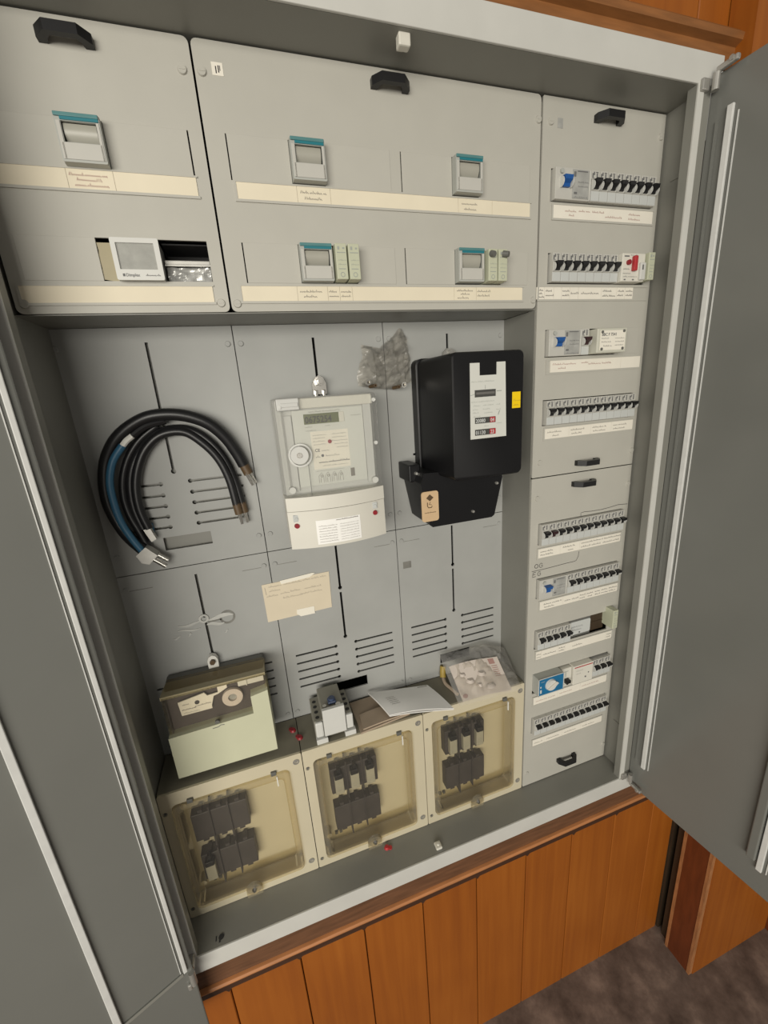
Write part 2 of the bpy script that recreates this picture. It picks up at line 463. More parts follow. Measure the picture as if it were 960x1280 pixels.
# door catches and shelf hole
MB().box(494, 508, -58, -42, -20, -14, 2).cyl((501, -50, -20), (501, -50, -10), 3).build('door_catch', M['offwhite'], cab)
MB().box(494, 510, -58, -46, 1338, 1352, 2).box(498, 506, -46, -38, 1344, 1352).build('door_catch', M['offwhite'], cab)
MB().cyl((58, -50, -19.6), (58, -50, -19.4), 5).box(48, 50, -54, -46, -19.8, -19.5).box(54, 57, -58, -50, -19.8, -19.5).build('shelf_hole', M['inner'], cab)

# mounting plates with keyhole slots -------------------------------------------------
YB = 95
def slot_h(x0, x1, z, hole_at):           # horizontal slot with a round end
    w = 2.0; r = 3.6
    c = x1 if hole_at > 0 else x0
    if hole_at > 0:
        pts = [(x0, z - w)] + [(x1 - 3 + 0, z - w)] + [(x1 + r * math.sin(math.radians(a)), z - r * math.cos(math.radians(a))) for a in range(-30, 211, 30)] + [(x1 - 3, z + w), (x0, z + w)]
    else:
        pts = [(x1, z + w), (x0 + 3, z + w)] + [(x0 - r * math.sin(math.radians(a)), z + r * math.cos(math.radians(a))) for a in range(-30, 211, 30)] + [(x0 + 3, z - w), (x1, z - w)]
    return pts
def slot_v(x, z0, z1, w=2.2, bulbs=(0, 0)):
    r = 4.2
    pts = [(x - w, z1), (x - w, z0 + 3)]
    if bulbs[0]: pts += [(x + r * math.sin(math.radians(a)), z0 - r * math.cos(math.radians(a))) for a in range(-120, 121, 30)]
    else: pts += [(x - w, z0), (x + w, z0)]
    pts += [(x + w, z0 + 3), (x + w, z1)]
    return pts
def mount_plate(x0, x1, z0, z1, holes, screws, seams=()):
    o = MB().sheet(rect(x0, x1, z0, z1), holes, YB, YB + 3).build('mounting_plate', M['plate'], cab)
    for sx, sz in screws:
        MB().cyl((sx, YB, sz), (sx, YB - 2.2, sz), 4.6, 12, 3.8).box(sx - 3, sx + 3, YB - 2.5, YB - 2, sz - .5, sz + .5).build('screw', M['plate'], o)
    for a, b, z in seams:
        MB().box(a, b, YB - .25, YB, z - .5, z + .5).build('embossed_line', M['dirt'], o)
    return o
ZS = [810, 791, 772.5, 754, 735.5]
ZL = [430, 411, 392.5, 374, 355.5]
for i, cx in enumerate((119, 374, 626)):
    x0 = (-2, 246.5, 500.5)[i]; x1 = (245, 499, 749.4)[i]
    hs = [slot_v(cx, 829, 1028, bulbs=(1, 0))]
    hs += [slot_h(cx - 80, cx - 23, z, 1) for z in ZS] + [slot_h(cx + 22, cx + 105 if i == 0 else cx + 96, z, -1) for z in ZS]
    hs += [rect(cx - 38, cx + 38, 695, 718)]
    sc = [(x0 + 2 if i == 0 else x0 + 9.5, 1022), (x1 - 9, 1022), (x1 - 9, 696), (x0 + 9.5, 696)]
    mount_plate(x0, x1, 662, 1049, hs, sc)
    hs = [slot_v(cx, 560, 643 if i == 0 else 650, bulbs=(1, 0)), slot_v(cx, 448 if i else 474, 550, bulbs=(1, 0))]
    hs += [slot_h(cx - 105, cx - 22, z, 1) for z in ZL] + [slot_h(cx + 21, cx + 103, z, -1) for z in ZL]
    hs += [rect(cx - 38, cx + 38, 318, 342)]
    sc = [(x0 + 9.5, 636), (x1 - 9, 636), (x0 + 9.5, 300), (x1 - 9, 300)]
    mount_plate(x0, x1, 285, 660.5, hs, sc, [(x1 - 48, x1 - 14, 633), (x0 + 14, x0 + 50, 633)])
MB().box(511, 529, YB - .4, YB, 573, 588).build('faded_sticker', M['dirt'], cab)
MB().box(-1, 246, 106, 108, 286, 1048).build('field_backing', M['frame'], cab)
# plaster residue round the lower left keyhole
pl = MB()
for (a, b, z, h) in ((72, 112, 549, 5), (70, 108, 538, 4), (124, 168, 552, 8), (120, 150, 540, 7), (86, 92, 528, 4), (148, 154, 520, 3), (60, 74, 527, 3)):
    n = 9; up = []; dn = []
    for k in range(n):
        t = k / (n - 1); x = a + (b - a) * t
        w = h / 2 * math.sin(math.pi * (.08 + .84 * t)); dz = 2.2 * math.sin(t * 5 + a)
        up.append((x, z + w + dz)); dn.append((x, z - w + dz))
    pl.prism(up + dn[::-1], YB - 1.4, YB, 'y')
pl.ring((117, 555), 5, 8.5, YB - 2.5, YB)
pl.build('plaster_residue', M['plaster'], cab)
MB().ring((157, 548), 10, 14, YB - .4, YB).box(122, 146, YB - .4, YB, 544.5, 547).build('dirt_smudge', M['dirt'], cab)

# doors -----------------------------------------------------------------------------
def door(o, ang, sgn, slabs):
    a = math.radians(ang); d = (math.sin(a), -math.cos(a)); n = (sgn * math.cos(a), sgn * math.sin(a))
    return lambda s, t, z: (o[0] + s * d[0] + t * n[0], o[1] + s * d[1] + t * n[1], z)
xf = door((1014, -69), 6, -1, 0)
dr = MB(xf).box(-5, 302, -16, 0, -44, 1363, 1).build('door', M['door'], cab)
MB(xf).box(24, 33, 0, 5, 32, 1312, 1).build('gasket_strip', M['gasket'], dr)
MB(xf).box(38, 39.5, 0, 1.5, 34, 1300).build('seam_strip', M['gasket'], dr)
MB(xf).box(8, 12, 0, 2.5, 40, 1300).build('seam_strip', M['door'], dr)
MB(xf).box(236, 250, 0, 10, 31, 1310, 2).build('stiffening_rail', M['door'], dr)
MB(xf).box(252, 261, 0, 5, 12, 1312, 1).build('gasket_strip', M['gasket'], dr)
MB(xf).box(266, 267.5, 0, 1.5, 14, 1305).build('seam_strip', M['gasket'], dr)
for z, q in ((-14, 1), (1348, -1)):
    MB().box(985, 1000, -72, -62, z - 7, z + 9, 2).cyl((1003, -78, z - 10), (1003, -78, z + 12), 5).box(1002, 1010, -106, -76, z - 16 * q - 4, z - 16 * q + 4, 2).cyl((1006, -98, z - 18 * q), (1001, -98, z - 18 * q), 3.5).build('hinge', M['dullmetal'], dr)
xf = door((17, -92), -68, 1, 0)
dl = MB(xf).box(0, 520, -14, 0, -165, 1363, 2).build('door', M['door'], cab)
MB(xf).box(7.5, 13.5, 0, 4, 9, 1312, 1).build('gasket_strip', M['gasket'], dl)
MB(xf).box(17, 18.2, 0, 1.5, 12, 1300).build('seam_strip', M['gasket'], dl)
MB(xf).box(14, 104, 0, 3, 4, 10, 1).build('gasket_strip', M['frame'], dl)
MB(xf).box(103, 112, 0, 5, -60, 1312, 1).build('gasket_strip', M['gasket'], dl)
MB().box(6, 16, -86, -66, -18, -4, 2).cyl((15, -96, -30), (15, -96, 0), 5).box(5, 12, -101, -92, -36, -22, 2).build('hinge', M['dullmetal'], dl)

# ------------------------------------------------------------------ cover panels
def handle(parent, cx, z, w=54):
    h = w / 2
    p = [(cx - h, 0), (cx - h, -8), (cx - h + 11, -20), (cx + h - 11, -20), (cx + h, -8), (cx + h, 0), (cx + h - 9, 0), (cx + h - 11, -8), (cx + h - 15, -13), (cx - h + 15, -13), (cx - h + 11, -8), (cx - h + 9, 0)]
    MB().prism(p, z, z + 10, 'z').build('handle', M['black'], parent)
def screw(parent, x, z, r=5.5):
    MB().cyl((x, 0, z), (x, -2.2, z), r, 14, r * .85).box(x - r * .6, x + r * .6, -2.6, -2.1, z - .6, z + .6).build('screw', M['cover'], parent)
def cover(x0, x1, z0, z1, holes, label, r=5):
    o = thing('cover_panel', label, 'panel', ((x0 + x1) / 2, 0, z0), 'screwed cover panels of the cabinet')
    m = MB().sheet(rrect(x0, x1, z0, z1, r), holes, 0, 3)
    m.box(x0 + .5, x0 + 3, 3, 24, z0 + 6, z1 - 6).box(x1 - 3, x1 - .5, 3, 24, z0 + 6, z1 - 6)
    m.build('panel', M['cover'], o)
    return o
def blank(parent, x0, x1, z0, z1):
    MB().box(x0, x1, -.6, 2.5, z0, z1, .4).build('blanking_plate', M['blank'], parent)
def strip(parent, x0, x1, z0, z1, cards, mcard='ivory', writes=(), inkm='ink'):
    h = MB().box(x0 - 3, x1 + 2, -1.8, 0, z0 - 3, z0).box(x0 - 3, x1 + 2, -1.8, 0, z1, z1 + 2).box(x0 - 3, x0, -1.8, 0, z0, z1)
    h.build('label_rail', M['cover'], parent)
    for a, b in cards:
        c = MB().box(a, b, -1.1, 0, z0, z1).build('label_card', M[mcard], parent)
        m = MB(); used = False
        for (u, v, zz, hh) in writes:
            if u >= a and v <= b + 1:
                m.scribble(u, v, z0 + zz, hh * 1.1, -1.25, .85, len(parent.name)); used = True
        if used: m.build('lettering', M[inkm], c)

covL = cover(3, 248.4, 1051, 1349, [rect(26, 232, 1207, 1256), rect(20, 232, 1088, 1136)], 'left cover panel with one rotary switch and a white display', 7)
handle(covL, 121, 1322)
for x, z in ((237, 1316), (238, 1062), (13, 1062), (12, 1316)): screw(covL, x, z)
blank(covL, 26, 93, 1207, 1256); blank(covL, 139, 230.3, 1207, 1256); blank(covL, 20, 104, 1088, 1136)
MB().prism([(104, 1090), (104.5, 1105), (103, 1112), (105, 1122), (104, 1131), (121, 1131), (121, 1087)], 1, 2, 'y').build('adhesive_residue', M['olive'], covL)
strip(covL, 14, 232, 1186, 1206, [(14, 90), (90.4, 139), (139.4, 232)], 'ivory', [(93, 132, 13, 3.4), (100, 124, 8, 3.4), (97, 133, 2.5, 3.6)], 'redink')
strip(covL, 12, 230, 1063, 1082, [(12, 230)])

covM = cover(251, 748, 1051, 1349, [rect(275, 495, 1207, 1257), rect(511, 730, 1207, 1257), rect(276, 495, 1087, 1136), rect(511, 730, 1087, 1136)], 'wide middle cover panel with four teal-topped switches', 7)
handle(covM, 500, 1324)
for x, z in ((259, 1317), (743, 1317), (259, 1061), (742, 1064)): screw(covM, x, z)
st = MB().box(271, 284, -.5, 0, 1315, 1328).build('small_sticker', M['white_card'], covM)
MB().box(275, 276.3, -.8, -.4, 1317, 1324).box(278, 279.3, -.8, -.4, 1318, 1325).box(280, 280.8, -.8, -.4, 1320, 1325).build('lettering', M['pen'], st)
for a, b in ((276.6, 353.5), (399, 495), (512.6, 592.5), (638, 730)): blank(covM, a, b, 1207, 1257)
for a, b in ((277.6, 351), (435, 495), (512.6, 594.5), (678.5, 730)): blank(covM, a, b, 1087, 1136)
strip(covM, 280, 731, 1186, 1205, [(280, 358), (358.4, 404), (404.4, 602), (602.4, 661), (661.4, 731)], 'ivory', [(363, 398, 11, 3.4), (368, 390, 4, 3.4), (608, 634, 11, 3.2), (612, 632, 4, 3.2)])
strip(covM, 267, 720, 1064, 1083, [(267, 343), (343.4, 387), (387.4, 405), (405.4, 424), (424.4, 592), (592.4, 632), (632.4, 720)], 'ivory', [(347, 377, 11, 3.2), (352, 372, 4.5, 3.2), (389, 403, 11, 3), (389, 403, 5, 3), (407, 422, 11, 3), (407, 422, 5, 3), (597, 624, 13, 3), (604, 618, 8, 3), (598, 622, 2, 4.5), (634, 658, 12, 3.2), (634, 656, 5.5, 3.2)])

RZ = {1: (1210, 1256), 2: (1089, 1136), 3: (970, 1016), 4: (849, 896), 5: (610, 656), 6: (488, 535), 7: (364, 412), 8: (247, 300), 9: (136, 181)}
covU = cover(751.6, 1000, 751.5, 1349, [rect(770, 984.5, *RZ[1]), rect(770, 984, *RZ[2]), rect(770, 984, *RZ[3]), rect(770, 984, *RZ[4])], 'tall upper cover panel of right column with four breaker rows', 1.5)
handle(covU, 876, 1323); handle(covU, 878, 765)
for x, z in ((766, 1317), (992, 1317), (768, 780), (994, 780)): screw(covU, x, z)
st = MB().box(779, 789, -.5, 0, 1310, 1323).build('small_sticker', M['midgrey'], covU)
strip(covU, 776, 990, 1187, 1206, [(776, 990)], 'white_card', [(800, 822, 10, 3.4), (828, 850, 11, 3.4), (808, 818, 4, 3), (856, 880, 11, 3.2), (884, 920, 5, 3.2), (935, 960, 11, 3.2), (935, 960, 4, 3.2)], 'redink')
strip(covU, 753, 992, 1065, 1084, [(748.5, 764.5), (765, 783.5), (784, 800), (800.5, 817.5), (818, 836), (836.5, 886.5), (887, 921.5), (922, 941), (941.5, 960)], 'white_card',
      [(752, 761, 13, 3), (751, 762, 8, 3), (751, 763, 2.5, 3), (767, 778, 12, 3.2), (767, 782, 5, 3.2), (802, 816, 12, 3.2), (802, 815, 5, 3.2), (820, 835, 8, 3.6), (842, 880, 8, 4), (890, 910, 12, 3.2), (890, 918, 4, 3.4), (925, 938, 12, 3.2), (924, 939, 5, 3.2), (943, 958, 12, 3.2), (943, 956, 5, 3.2)], 'pen')
strip(covU, 776, 993, 944, 964, [(783, 945), (945.5, 993)], 'white_card', [(788, 818, 12, 3.4), (820, 842, 12, 3.4), (800, 816, 5, 3.6), (852, 866, 13, 3), (868, 895, 10, 3.4), (900, 922, 10, 3.4)], 'redink')
strip(covU, 776, 990, 824, 843, [(776, 832), (832.3, 884), (884.3, 935), (935.3, 990)], 'white_card', [(782, 812, 11, 3.4), (794, 810, 4, 3.4), (836, 866, 11, 3.4), (838, 860, 4, 3.4), (888, 920, 11, 3.4), (890, 920, 4, 3.4), (940, 972, 11, 3.4), (940, 968, 4, 3.4)])
blank(covU, 930, 984, 970, 1016)

covD = cover(751.6, 1000, -18, 749.5, [rect(770, 984, *RZ[5]), rect(770, 984, *RZ[6]), rect(770, 972, *RZ[7]), rect(769.3, 984, *RZ[8]), rect(770, 984, *RZ[9])], 'tall lower cover panel of right column with handwriting and five device rows', 1.5)
handle(covD, 873, 723); handle(covD, 876, 20)
for x, z in ((765, 709), (994, 710), (762, 20), (994, 20)): screw(covD, x, z)
strip(covD, 771, 986, 581, 601, [(771, 826), (826.3, 876), (876.3, 986)], 'white_card', [(777, 805, 12, 3.2), (777, 808, 5, 3.2), (833, 862, 12, 3.4), (846, 858, 4, 4), (880, 908, 13, 3.2), (912, 936, 13, 3.2), (940, 966, 13, 3.2), (968, 984, 13, 3.2), (880, 905, 4, 4), (908, 935, 4, 4), (938, 980, 4, 4)], 'pen')
strip(covD, 780, 991, 459, 479, [(780, 840), (840.4, 884), (884.4, 902), (902.4, 924), (924.4, 942), (942.4, 964), (964.4, 991)], 'white_card', [(790, 810, 11, 3.4), (812, 836, 11, 3.4), (792, 820, 3.5, 4), (845, 862, 7, 3.6), (864, 882, 7, 3.6), (886, 900, 11, 3.2), (886, 900, 4, 3.2), (905, 920, 11, 3), (908, 918, 4, 3), (927, 940, 11, 3), (927, 940, 4, 3), (945, 962, 11, 3), (945, 962, 4, 3), (967, 988, 11, 3), (967, 984, 4, 3)], 'pen')
strip(covD, 775, 987, 337, 357, [(775, 789), (789.4, 834), (834.4, 853), (853.4, 969), (969.4, 987)], 'white_card', [(777, 787, 11, 3), (777, 787, 4, 3), (794, 828, 7, 4), (837, 851, 12, 3), (837, 851, 5, 3), (874, 900, 7, 4.4), (972, 985, 12, 3), (972, 985, 5, 3)], 'pen')
strip(covD, 773, 984, 216, 236, [(773, 840), (840.4, 905), (905.4, 984)], 'white_card', [(780, 832, 7, 3), (845, 880, 8, 3), (910, 960, 8, 3)], 'redink')
strip(covD, 775, 981, 97, 115, [(775, 808), (808.4, 860), (860.4, 915), (915.4, 981)], 'white_card', [(780, 802, 6, 3.4), (814, 850, 6, 3.4), (866, 900, 6, 3.4), (920, 960, 6, 3.4)], 'ink')
pen = MB()
pen.stroke([(875, 655), (874.5, 663), (884, 664), (901, 662.5), (927, 662), (950, 663.5), (972, 666), (998, 664)], 1.1, -.3)
pen.stroke([(876, 577), (875, 566), (870, 557), (862, 556), (848, 556), (820, 555), (793, 554), (758, 554)], 1.1, -.3)
pen.ring((769, 564), 3.6, 4.8, -.3, 0, 14).stroke([(784, 567), (780, 569), (776.5, 566), (776.5, 561), (780, 559), (784, 561), (784, 564), (780.5, 564)], 1.2, -.3)
pen.stroke([(768, 551), (761, 550.5), (760.7, 546), (760, 540.5), (768, 541.2)], 1.2, -.3).stroke([(760.7, 546), (767, 546.4)], 1.2, -.3).stroke([(780, 549), (776, 551), (772.5, 547.5), (773, 543), (776.5, 541.5), (780, 543), (780, 546.4), (776.5, 546)], 1.2, -.3)
pen.build('lettering', M['pen'], covD)

# ------------------------------------------------------------------ circuit breakers
def make_breaker(x, z, label, group, tog='black'):
    """one module, 17.5 wide; base at its lower left front"""
    o = thing('circuit_breaker', label, 'circuit breaker', (x, 0, z), group)
    prof = [(-9, z - 22), (-9, z - 7), (-10.5, z - 6), (-10.5, z + 8), (-8.5, z + 10), (-8.5, z + 22), (40, z + 22), (40, z - 22)]
    MB().prism(prof, x + .4, x + 17.15, 'x').build('body', M['breaker'], o)
    xm = x + 8.75
    t = MB()
    vs = []
    for (yy, zz, w) in ((-9, z - 5.5, 4.2), (-13, z - 5, 4.2), (-9, z + 8.5, 5.6), (-20, z + 7.5, 5.8), (-19, z + 2.5, 5.4), (-13, z - 1.5, 4.6)):
        vs += [(xm - w, yy, zz), (xm + w, yy, zz)]
    t.add(vs, [(0, 1, 3, 2), (2, 3, 11, 10), (10, 11, 9, 8), (8, 9, 7, 6), (6, 7, 5, 4), (4, 5, 1, 0), (0, 2, 10, 8, 6, 4), (1, 5, 7, 9, 11, 3)])
    t.build('toggle', M['black' if tog == 'black' else 'darkred'], o)
    c = MB()
    for s in (-1, 1):
        c.cyl((xm + s * 6.7, -10, z + .5), (xm + s * 7.9, -10, z + .5), 7.2, 14)
    c.build('cheek', M['white'], o)
    MB().box(x + .6, x + 17, -10, -8.5, z - 21.4, z - 7.5, .5).build('label_window', M['window'], o)
    mk = MB()
    mk.box(x + 2.2, x + 4.6, -8.9, -8.3, z + 12, z + 18).box(x + 5, x + 7.2, -8.9, -8.3, z + 15.5, z + 20).box(x + 9.5, x + 14, -8.9, -8.3, z + 18.6, z + 20)
    mk.box(x + 10.8, x + 13.2, -8.9, -8.3, z + 11, z + 18).box(x + 2.2, x + 7, -8.9, -8.3, z + 10.6, z + 11.4)
    mk.build('marking', M['mark'], o)
    return o
P17 = 17.55
protos = {}
def breakers(x0, n, z, rowname, red=()):
    for k in range(n):
        kind = 'red' if k in red else 'black'
        nm = ORD[k] + (' from left' if n > 1 else '')
        if kind == 'red':
            lab = 'breaker with dark red toggle in the ' + rowname if n > 1 else 'single breaker with dark red toggle beside the transformer'
        else:
            lab = 'white breaker with black toggle, %s of %d in the %s' % (nm, n, rowname)
        g = 'circuit breakers in the ' + rowname
        base = (x0 + k * P17, 0, z)
        if kind not in protos: protos[kind] = make_breaker(base[0], z, lab, g, kind)
        else: copy_tree(protos[kind], base, lab, g)
breakers(842.5, 8, 1233, 'top row')
breakers(772, 8, 1112.5, 'second row')
breakers(841.5, 1, 993, 'third row', (0,))
breakers(772, 12, 872.5, 'fourth row')
breakers(772, 12, 633, 'fifth row', (1,))
breakers(842, 8, 511.5, 'sixth row')
breakers(772, 5, 389, 'seventh row')
breakers(930, 3, 273, 'eighth row')
breakers(772, 12, 159, 'bottom row')

def make_rcd(x, z, label):
    o = thing('residual_current_breaker', label, 'circuit breaker', (x, 0, z), 'residual current breakers of the right column')
    MB().box(x + .3, x + 69.5, -9, 40, z - 22, z + 22, .8).build('body', M['breaker'], o)
    t = MB(); xm = x + 19
    vs = []
    for (yy, zz, w) in ((-9, z - 6, 6.4), (-13, z - 6, 6.4), (-9, z + 9.5, 7.6), (-19, z + 8.5, 8), (-18, z + 3, 7.4), (-13, z - 1, 6.8)):
        vs += [(xm - w, yy, zz), (xm + w, yy, zz)]
    t.add(vs, [(0, 1, 3, 2), (2, 3, 11, 10), (10, 11, 9, 8), (8, 9, 7, 6), (6, 7, 5, 4), (4, 5, 1, 0), (0, 2, 10, 8, 6, 4), (1, 5, 7, 9, 11, 3)])
    t.build('toggle', M['blue'], o)
    MB().cyl((xm - 10, -10, z + 1), (xm - 8.5, -10, z + 1), 8).cyl((xm + 8.5, -10, z + 1), (xm + 10, -10, z + 1), 8).build('cheek', M['white'], o)
    p = MB().box(x + 33, x + 66, -10, -9, z - 20, z + 20, .3).build('rating_plate', M['midgrey'], o)
    MB().box(x + 35, x + 39, -10.4, -9.9, z + 10, z + 17).box(x + 42, x + 62, -10.4, -9.9, z + 17, z + 18.4).box(x + 36, x + 42, -10.4, -9.9, z - 14, z - 11).scribble(x + 44, x + 63, z + 2, 2.6, -10.2, .5, 3).scribble(x + 44, x + 63, z - 4, 2.6, -10.2, .5, 4).scribble(x + 36, x + 63, z - 19, 2.4, -10.2, .5, 5).build('lettering', M['mark'], p)
    MB().cyl((x + 11, -9, z + 16), (x + 11, -12, z + 16), 3.4, 12).build('test_button', M['devgrey'], o)
    MB().box(x + 68, x + 69.3, -9.6, -9, z - 21, z + 21).build('edge_strip', M['white'], o)
    return o
r0 = make_rcd(772, 1233, 'four-module breaker with blue toggle at left end of top row')
copy_tree(r0, (771.5, 0, 993), 'four-module breaker with blue toggle left of the dark red toggle')
copy_tree(r0, (771.5, 0, 511.5), 'four-module breaker with blue toggle below the OG and EG handwriting')

# row 2 right: switch module with red lever, and green module
o = thing('protection_switch', 'beige three-module device with red button and red lever in second row', 'switch', (913, 0, 1112))
MB().box(913, 965, -17, 40, 1090, 1135, 1.2).build('body', M['offwhite'], o)
MB().cyl((926, -17, 1120), (926, -21, 1120), 4.2, 14).build('button', M['seal'], o)
MB().box(934, 942, -24, -17, 1106, 1130, 1.5).build('lever', M['red'], o)
MB().box(951, 963, -22, -17, 1092, 1120, 1.5).build('terminal_block', M['white'], o)
MB().box(917, 928, -17.4, -17, 1129, 1131).scribble(916, 930, 1109, 2.6, -17.2, .6, 1).scribble(916, 932, 1102, 3, -17.2, .6, 2).scribble(917, 948, 1097, 2.6, -17.2, .5, 3).box(919, 923, -17.4, -17, 1092, 1094).box(938, 942, -17.4, -17, 1092, 1094).scribble(931, 948, 1131, 2.2, -17.2, .5, 4).box(954, 957, -22.4, -22, 1108, 1116).build('marking', M['mark'], o)
def make_slim(x, z, w, h, y, label, group=None):
    o = thing('slim_module', label, 'module', (x, 0, z), group)
    MB().box(x, x + w, y, 40, z, z + h, .8).build('body', M['green'], o)
    c = x + w / 2
    mk = MB().box(x + 3, x + 6, y - .3, y, z + h - 8, z + h - 4).box(x + w - 6, x + w - 3, y - .3, y, z + h - 7, z + h - 5).box(x + 2, x + w - 2, y - .3, y, z + h - 12, z + h - 11)
    mk.scribble(x + 3, x + w - 2, z + h * .52, 2.2, y - .2, .45, 1).scribble(x + 3, x + w - 2, z + h * .4, 2.2, y - .2, .45, 2).box(x + 3, x + w - 3, y - .3, y, z + h * .28, z + h * .28 + 1)
    mk.ring((c, z + h * .13), 2.4, 3.3, y - .3, y, 12)
    mk.build('marking', M['lightmark'], o)
    return o
s0 = make_slim(399.5, 1088, 16, 45, -20, 'pale green slim module touching the middle cover switch, lower row, left of a pair', 'pale green slim modules in the middle cover')
copy_tree(s0, (418, 0, 1088), 'pale green slim module, right of the left pair in the middle cover', 'pale green slim modules in the middle cover')
for xx, nm in ((643.5, 'left'), (661.5, 'right')):
    s = copy_tree(s0, (xx, 0, 1088), 'pale green slim module with black knob, %s one of the right-hand pair' % nm, 'pale green slim modules in the middle cover')
    k = MB().cyl((xx + (5 if nm == 'left' else 8), -20, 1126), (xx + (6 if nm == 'left' else 14), -27, 1124), 5, 12, 4).build('knob', M['darkgrey'], s)
make_slim(968, 1092, 14, 44, -22, 'pale green slim module at right end of second breaker row')
make_slim(964, 378, 14, 46, -22, 'pale green slim box at right end of the dark seventh row opening')

# row 3 transformer
o = thing('bell_transformer', 'beige transformer box with printed plate in third breaker row', 'transformer', (862, 0, 971))
MB().box(862, 929, -25, 40, 971.5, 1013, 1.5).build('body', M['beige'], o)
p = MB().box(868, 925, -25.5, -25, 976, 1009, .2).build('rating_plate', M['white_card'], o)
MB().text('BBC F 7541', 871, 1000, 7, -25.7, sx=1.0).scribble(871, 886, 995, 2.4, -25.7, .5, 2).scribble(902, 922, 995, 2.4, -25.7, .5, 3).scribble(871, 892, 989, 2.4, -25.7, .5, 4).scribble(902, 922, 989, 2.4, -25.7, .5, 5).scribble(876, 893, 982, 3, -25.7, .6, 6).scribble(902, 920, 983, 2.4, -25.7, .5, 7).build('lettering', M['mark'], p)
for sx, sz in ((872, 1006.5), (921, 1007.5), (872, 978), (920, 978)):
    MB().cyl((sx, -25, sz), (sx, -26.6, sz), 2.6, 10).build('screw', M['darkgrey'], o)

# row 7: open bay with a grey relay
o = thing('relay_module', 'grey relay with pale face in the dark opening of seventh row', 'relay', (866, 0, 370))
MB().box(862, 924, 2, 45, 366, 411, 1).build('body', M['darkgrey'], o)
p = MB().prism(rrect(864, 922, 373, 406, 4), 0, 2, 'y').build('face_plate', M['window'], o)
MB().scribble(868, 900, 392, 3, -.3, .6, 1).scribble(868, 896, 384, 2.6, -.3, .6, 3).cyl((892, 0, 377), (892, -1, 377), 2).build('lettering', M['mark'], p)
o = thing('brown_insert', 'dark brown insert plate right of the grey relay in seventh row', 'insert', (925, 0, 365))
MB().box(925, 968, 8, 40, 365, 411, 1).box(925, 968, 7, 9, 386, 388).build('plate', M['shadowwood'], o)
# row 8: time switch and neighbours
o = thing('time_switch', 'grey time switch with blue face and round white dial', 'timer', (770, 0, 262))
MB().box(769.5, 838, -20, 40, 256, 299.5, 1).build('body', M['devgrey'], o)
f = MB().box(770.5, 836, -21, -20, 257.5, 299.5, .3).build('dial_face', M['blueface'], o)
MB().box(774, 778, -21.4, -21, 263, 272).box(774, 777, -21.4, -21, 277, 281).scribble(776, 784, 291, 3, -21.2, .6, 2).build('lettering', M['white'], f)
MB().box(769.5, 837, -21.5, -20.4, 256, 257.8).box(769.5, 837, -21.5, -20.4, 299, 300.5).box(769.5, 771, -21.5, -20.4, 256, 300).box(835.8, 837, -21.5, -20.4, 256, 300).build('face_frame', M['window'], o)
d = MB().cyl((802, -21, 279), (802, -25, 279), 14.5, 24, 13).prism([(814, 286), (822, 279), (814, 272)], -24, -21, 'y').build('dial', M['white'], o)
MB().prism([(790, 274), (792, 271.5), (814, 284), (812, 286.5)], -27.5, -25, 'y').build('pointer', M['offwhite'], o)
o = thing('impulse_switch', 'narrow white switch with small black toggle beside the blue time switch', 'switch', (846, 0, 250))
MB().box(842, 869, -9, 40, 250, 297, .8).build('body', M['offwhite'], o)
MB().box(849, 860, -20, -9, 263, 271, 1.5).cyl((854.5, -15, 262), (854.5, -9, 262), 5).build('toggle', M['black'], o)
MB().box(852, 854, -9.4, -9, 274, 288).box(848, 860, -9.4, -9, 288, 289.3).scribble(846, 864, 254, 2.6, -9.2, .5, 2).build('marking', M['lightmark'], o)
o = thing('control_module', 'white control module with a red top line in eighth row', 'module', (870, 0, 250))
MB().box(870.5, 926, -14, 40, 250, 299, 1).build('body', M['offwhite'], o)
MB().box(873, 924, -14.6, -14, 294, 296).build('red_line', M['red'], o)
MB().cyl((905, -14, 264), (905, -15, 264), 2, 10).scribble(878, 896, 284, 2.4, -14.2, .45, 1).scribble(878, 892, 276, 2.4, -14.2, .45, 2).box(912, 915, -14.4, -14, 272, 275).build('marking', M['mark'], o)

# ------------------------------------------------------------------ rotary / lever switches in the upper covers
def make_switch(x, z, label):
    w, h, y = 45, 47, -13
    o = thing('main_switch', label, 'switch', (x, 0, z), 'teal-topped main switches of the upper covers')
    hous = MB().sheet(rrect(x, x + w, z, z + h, 1.5), [rect(x + 6, x + w - 4, z + 19, z + 39)], y, y + 3)
    hous.box(x, x + 2, y + 3, 40, z, z + h).box(x + w - 2, x + w, y + 3, 40, z, z + h).box(x + 2, x + w - 2, y + 3, 40, z, z + 2).box(x + 2, x + w - 2, y + 3, 40, z + h - 2, z + h).box(x + 2, x + w - 2, 5, 40, z + 2, z + h - 2)
    hous.build('housing', M['devgrey'], o)
    MB().box(x + 3, x + w - 1.5, y - .8, y, z + 2.5, z + 18.5, .4).box(x + 1.5, x + 5.5, y - .8, y, z + 2.5, z + 39, .4).box(x + w - 4, x + w - 1, y - .8, y, z + 2.5, z + 39, .4).build('front_plate', M['breaker'], o)
    MB().box(x + .5, x + w - .5, y - 2, y, z + 42.6, z + 46.5, .6).build('lever_bar', M['teal'], o)
    MB().box(x + 6, x + w - 1, y - 1.2, y, z + 39.6, z + 42.6).build('lever_shadow_line', M['darkteal'], o)  # shade line under the bar, painted as a darker teal strip
    lev = MB(); n = 8; pf = []
    for k in range(n + 1):
        t = k / n
        pf.append((-3 - 7.5 * math.sin(t * math.pi * .62 + .2), z + 19.5 + 19 * t))
    lev.prism(pf + [(2, z + 38.5), (2, z + 19.5)], x + 7, x + w - 5, 'x').build('lever', M['silverwin'], o, smooth=True)
    return o
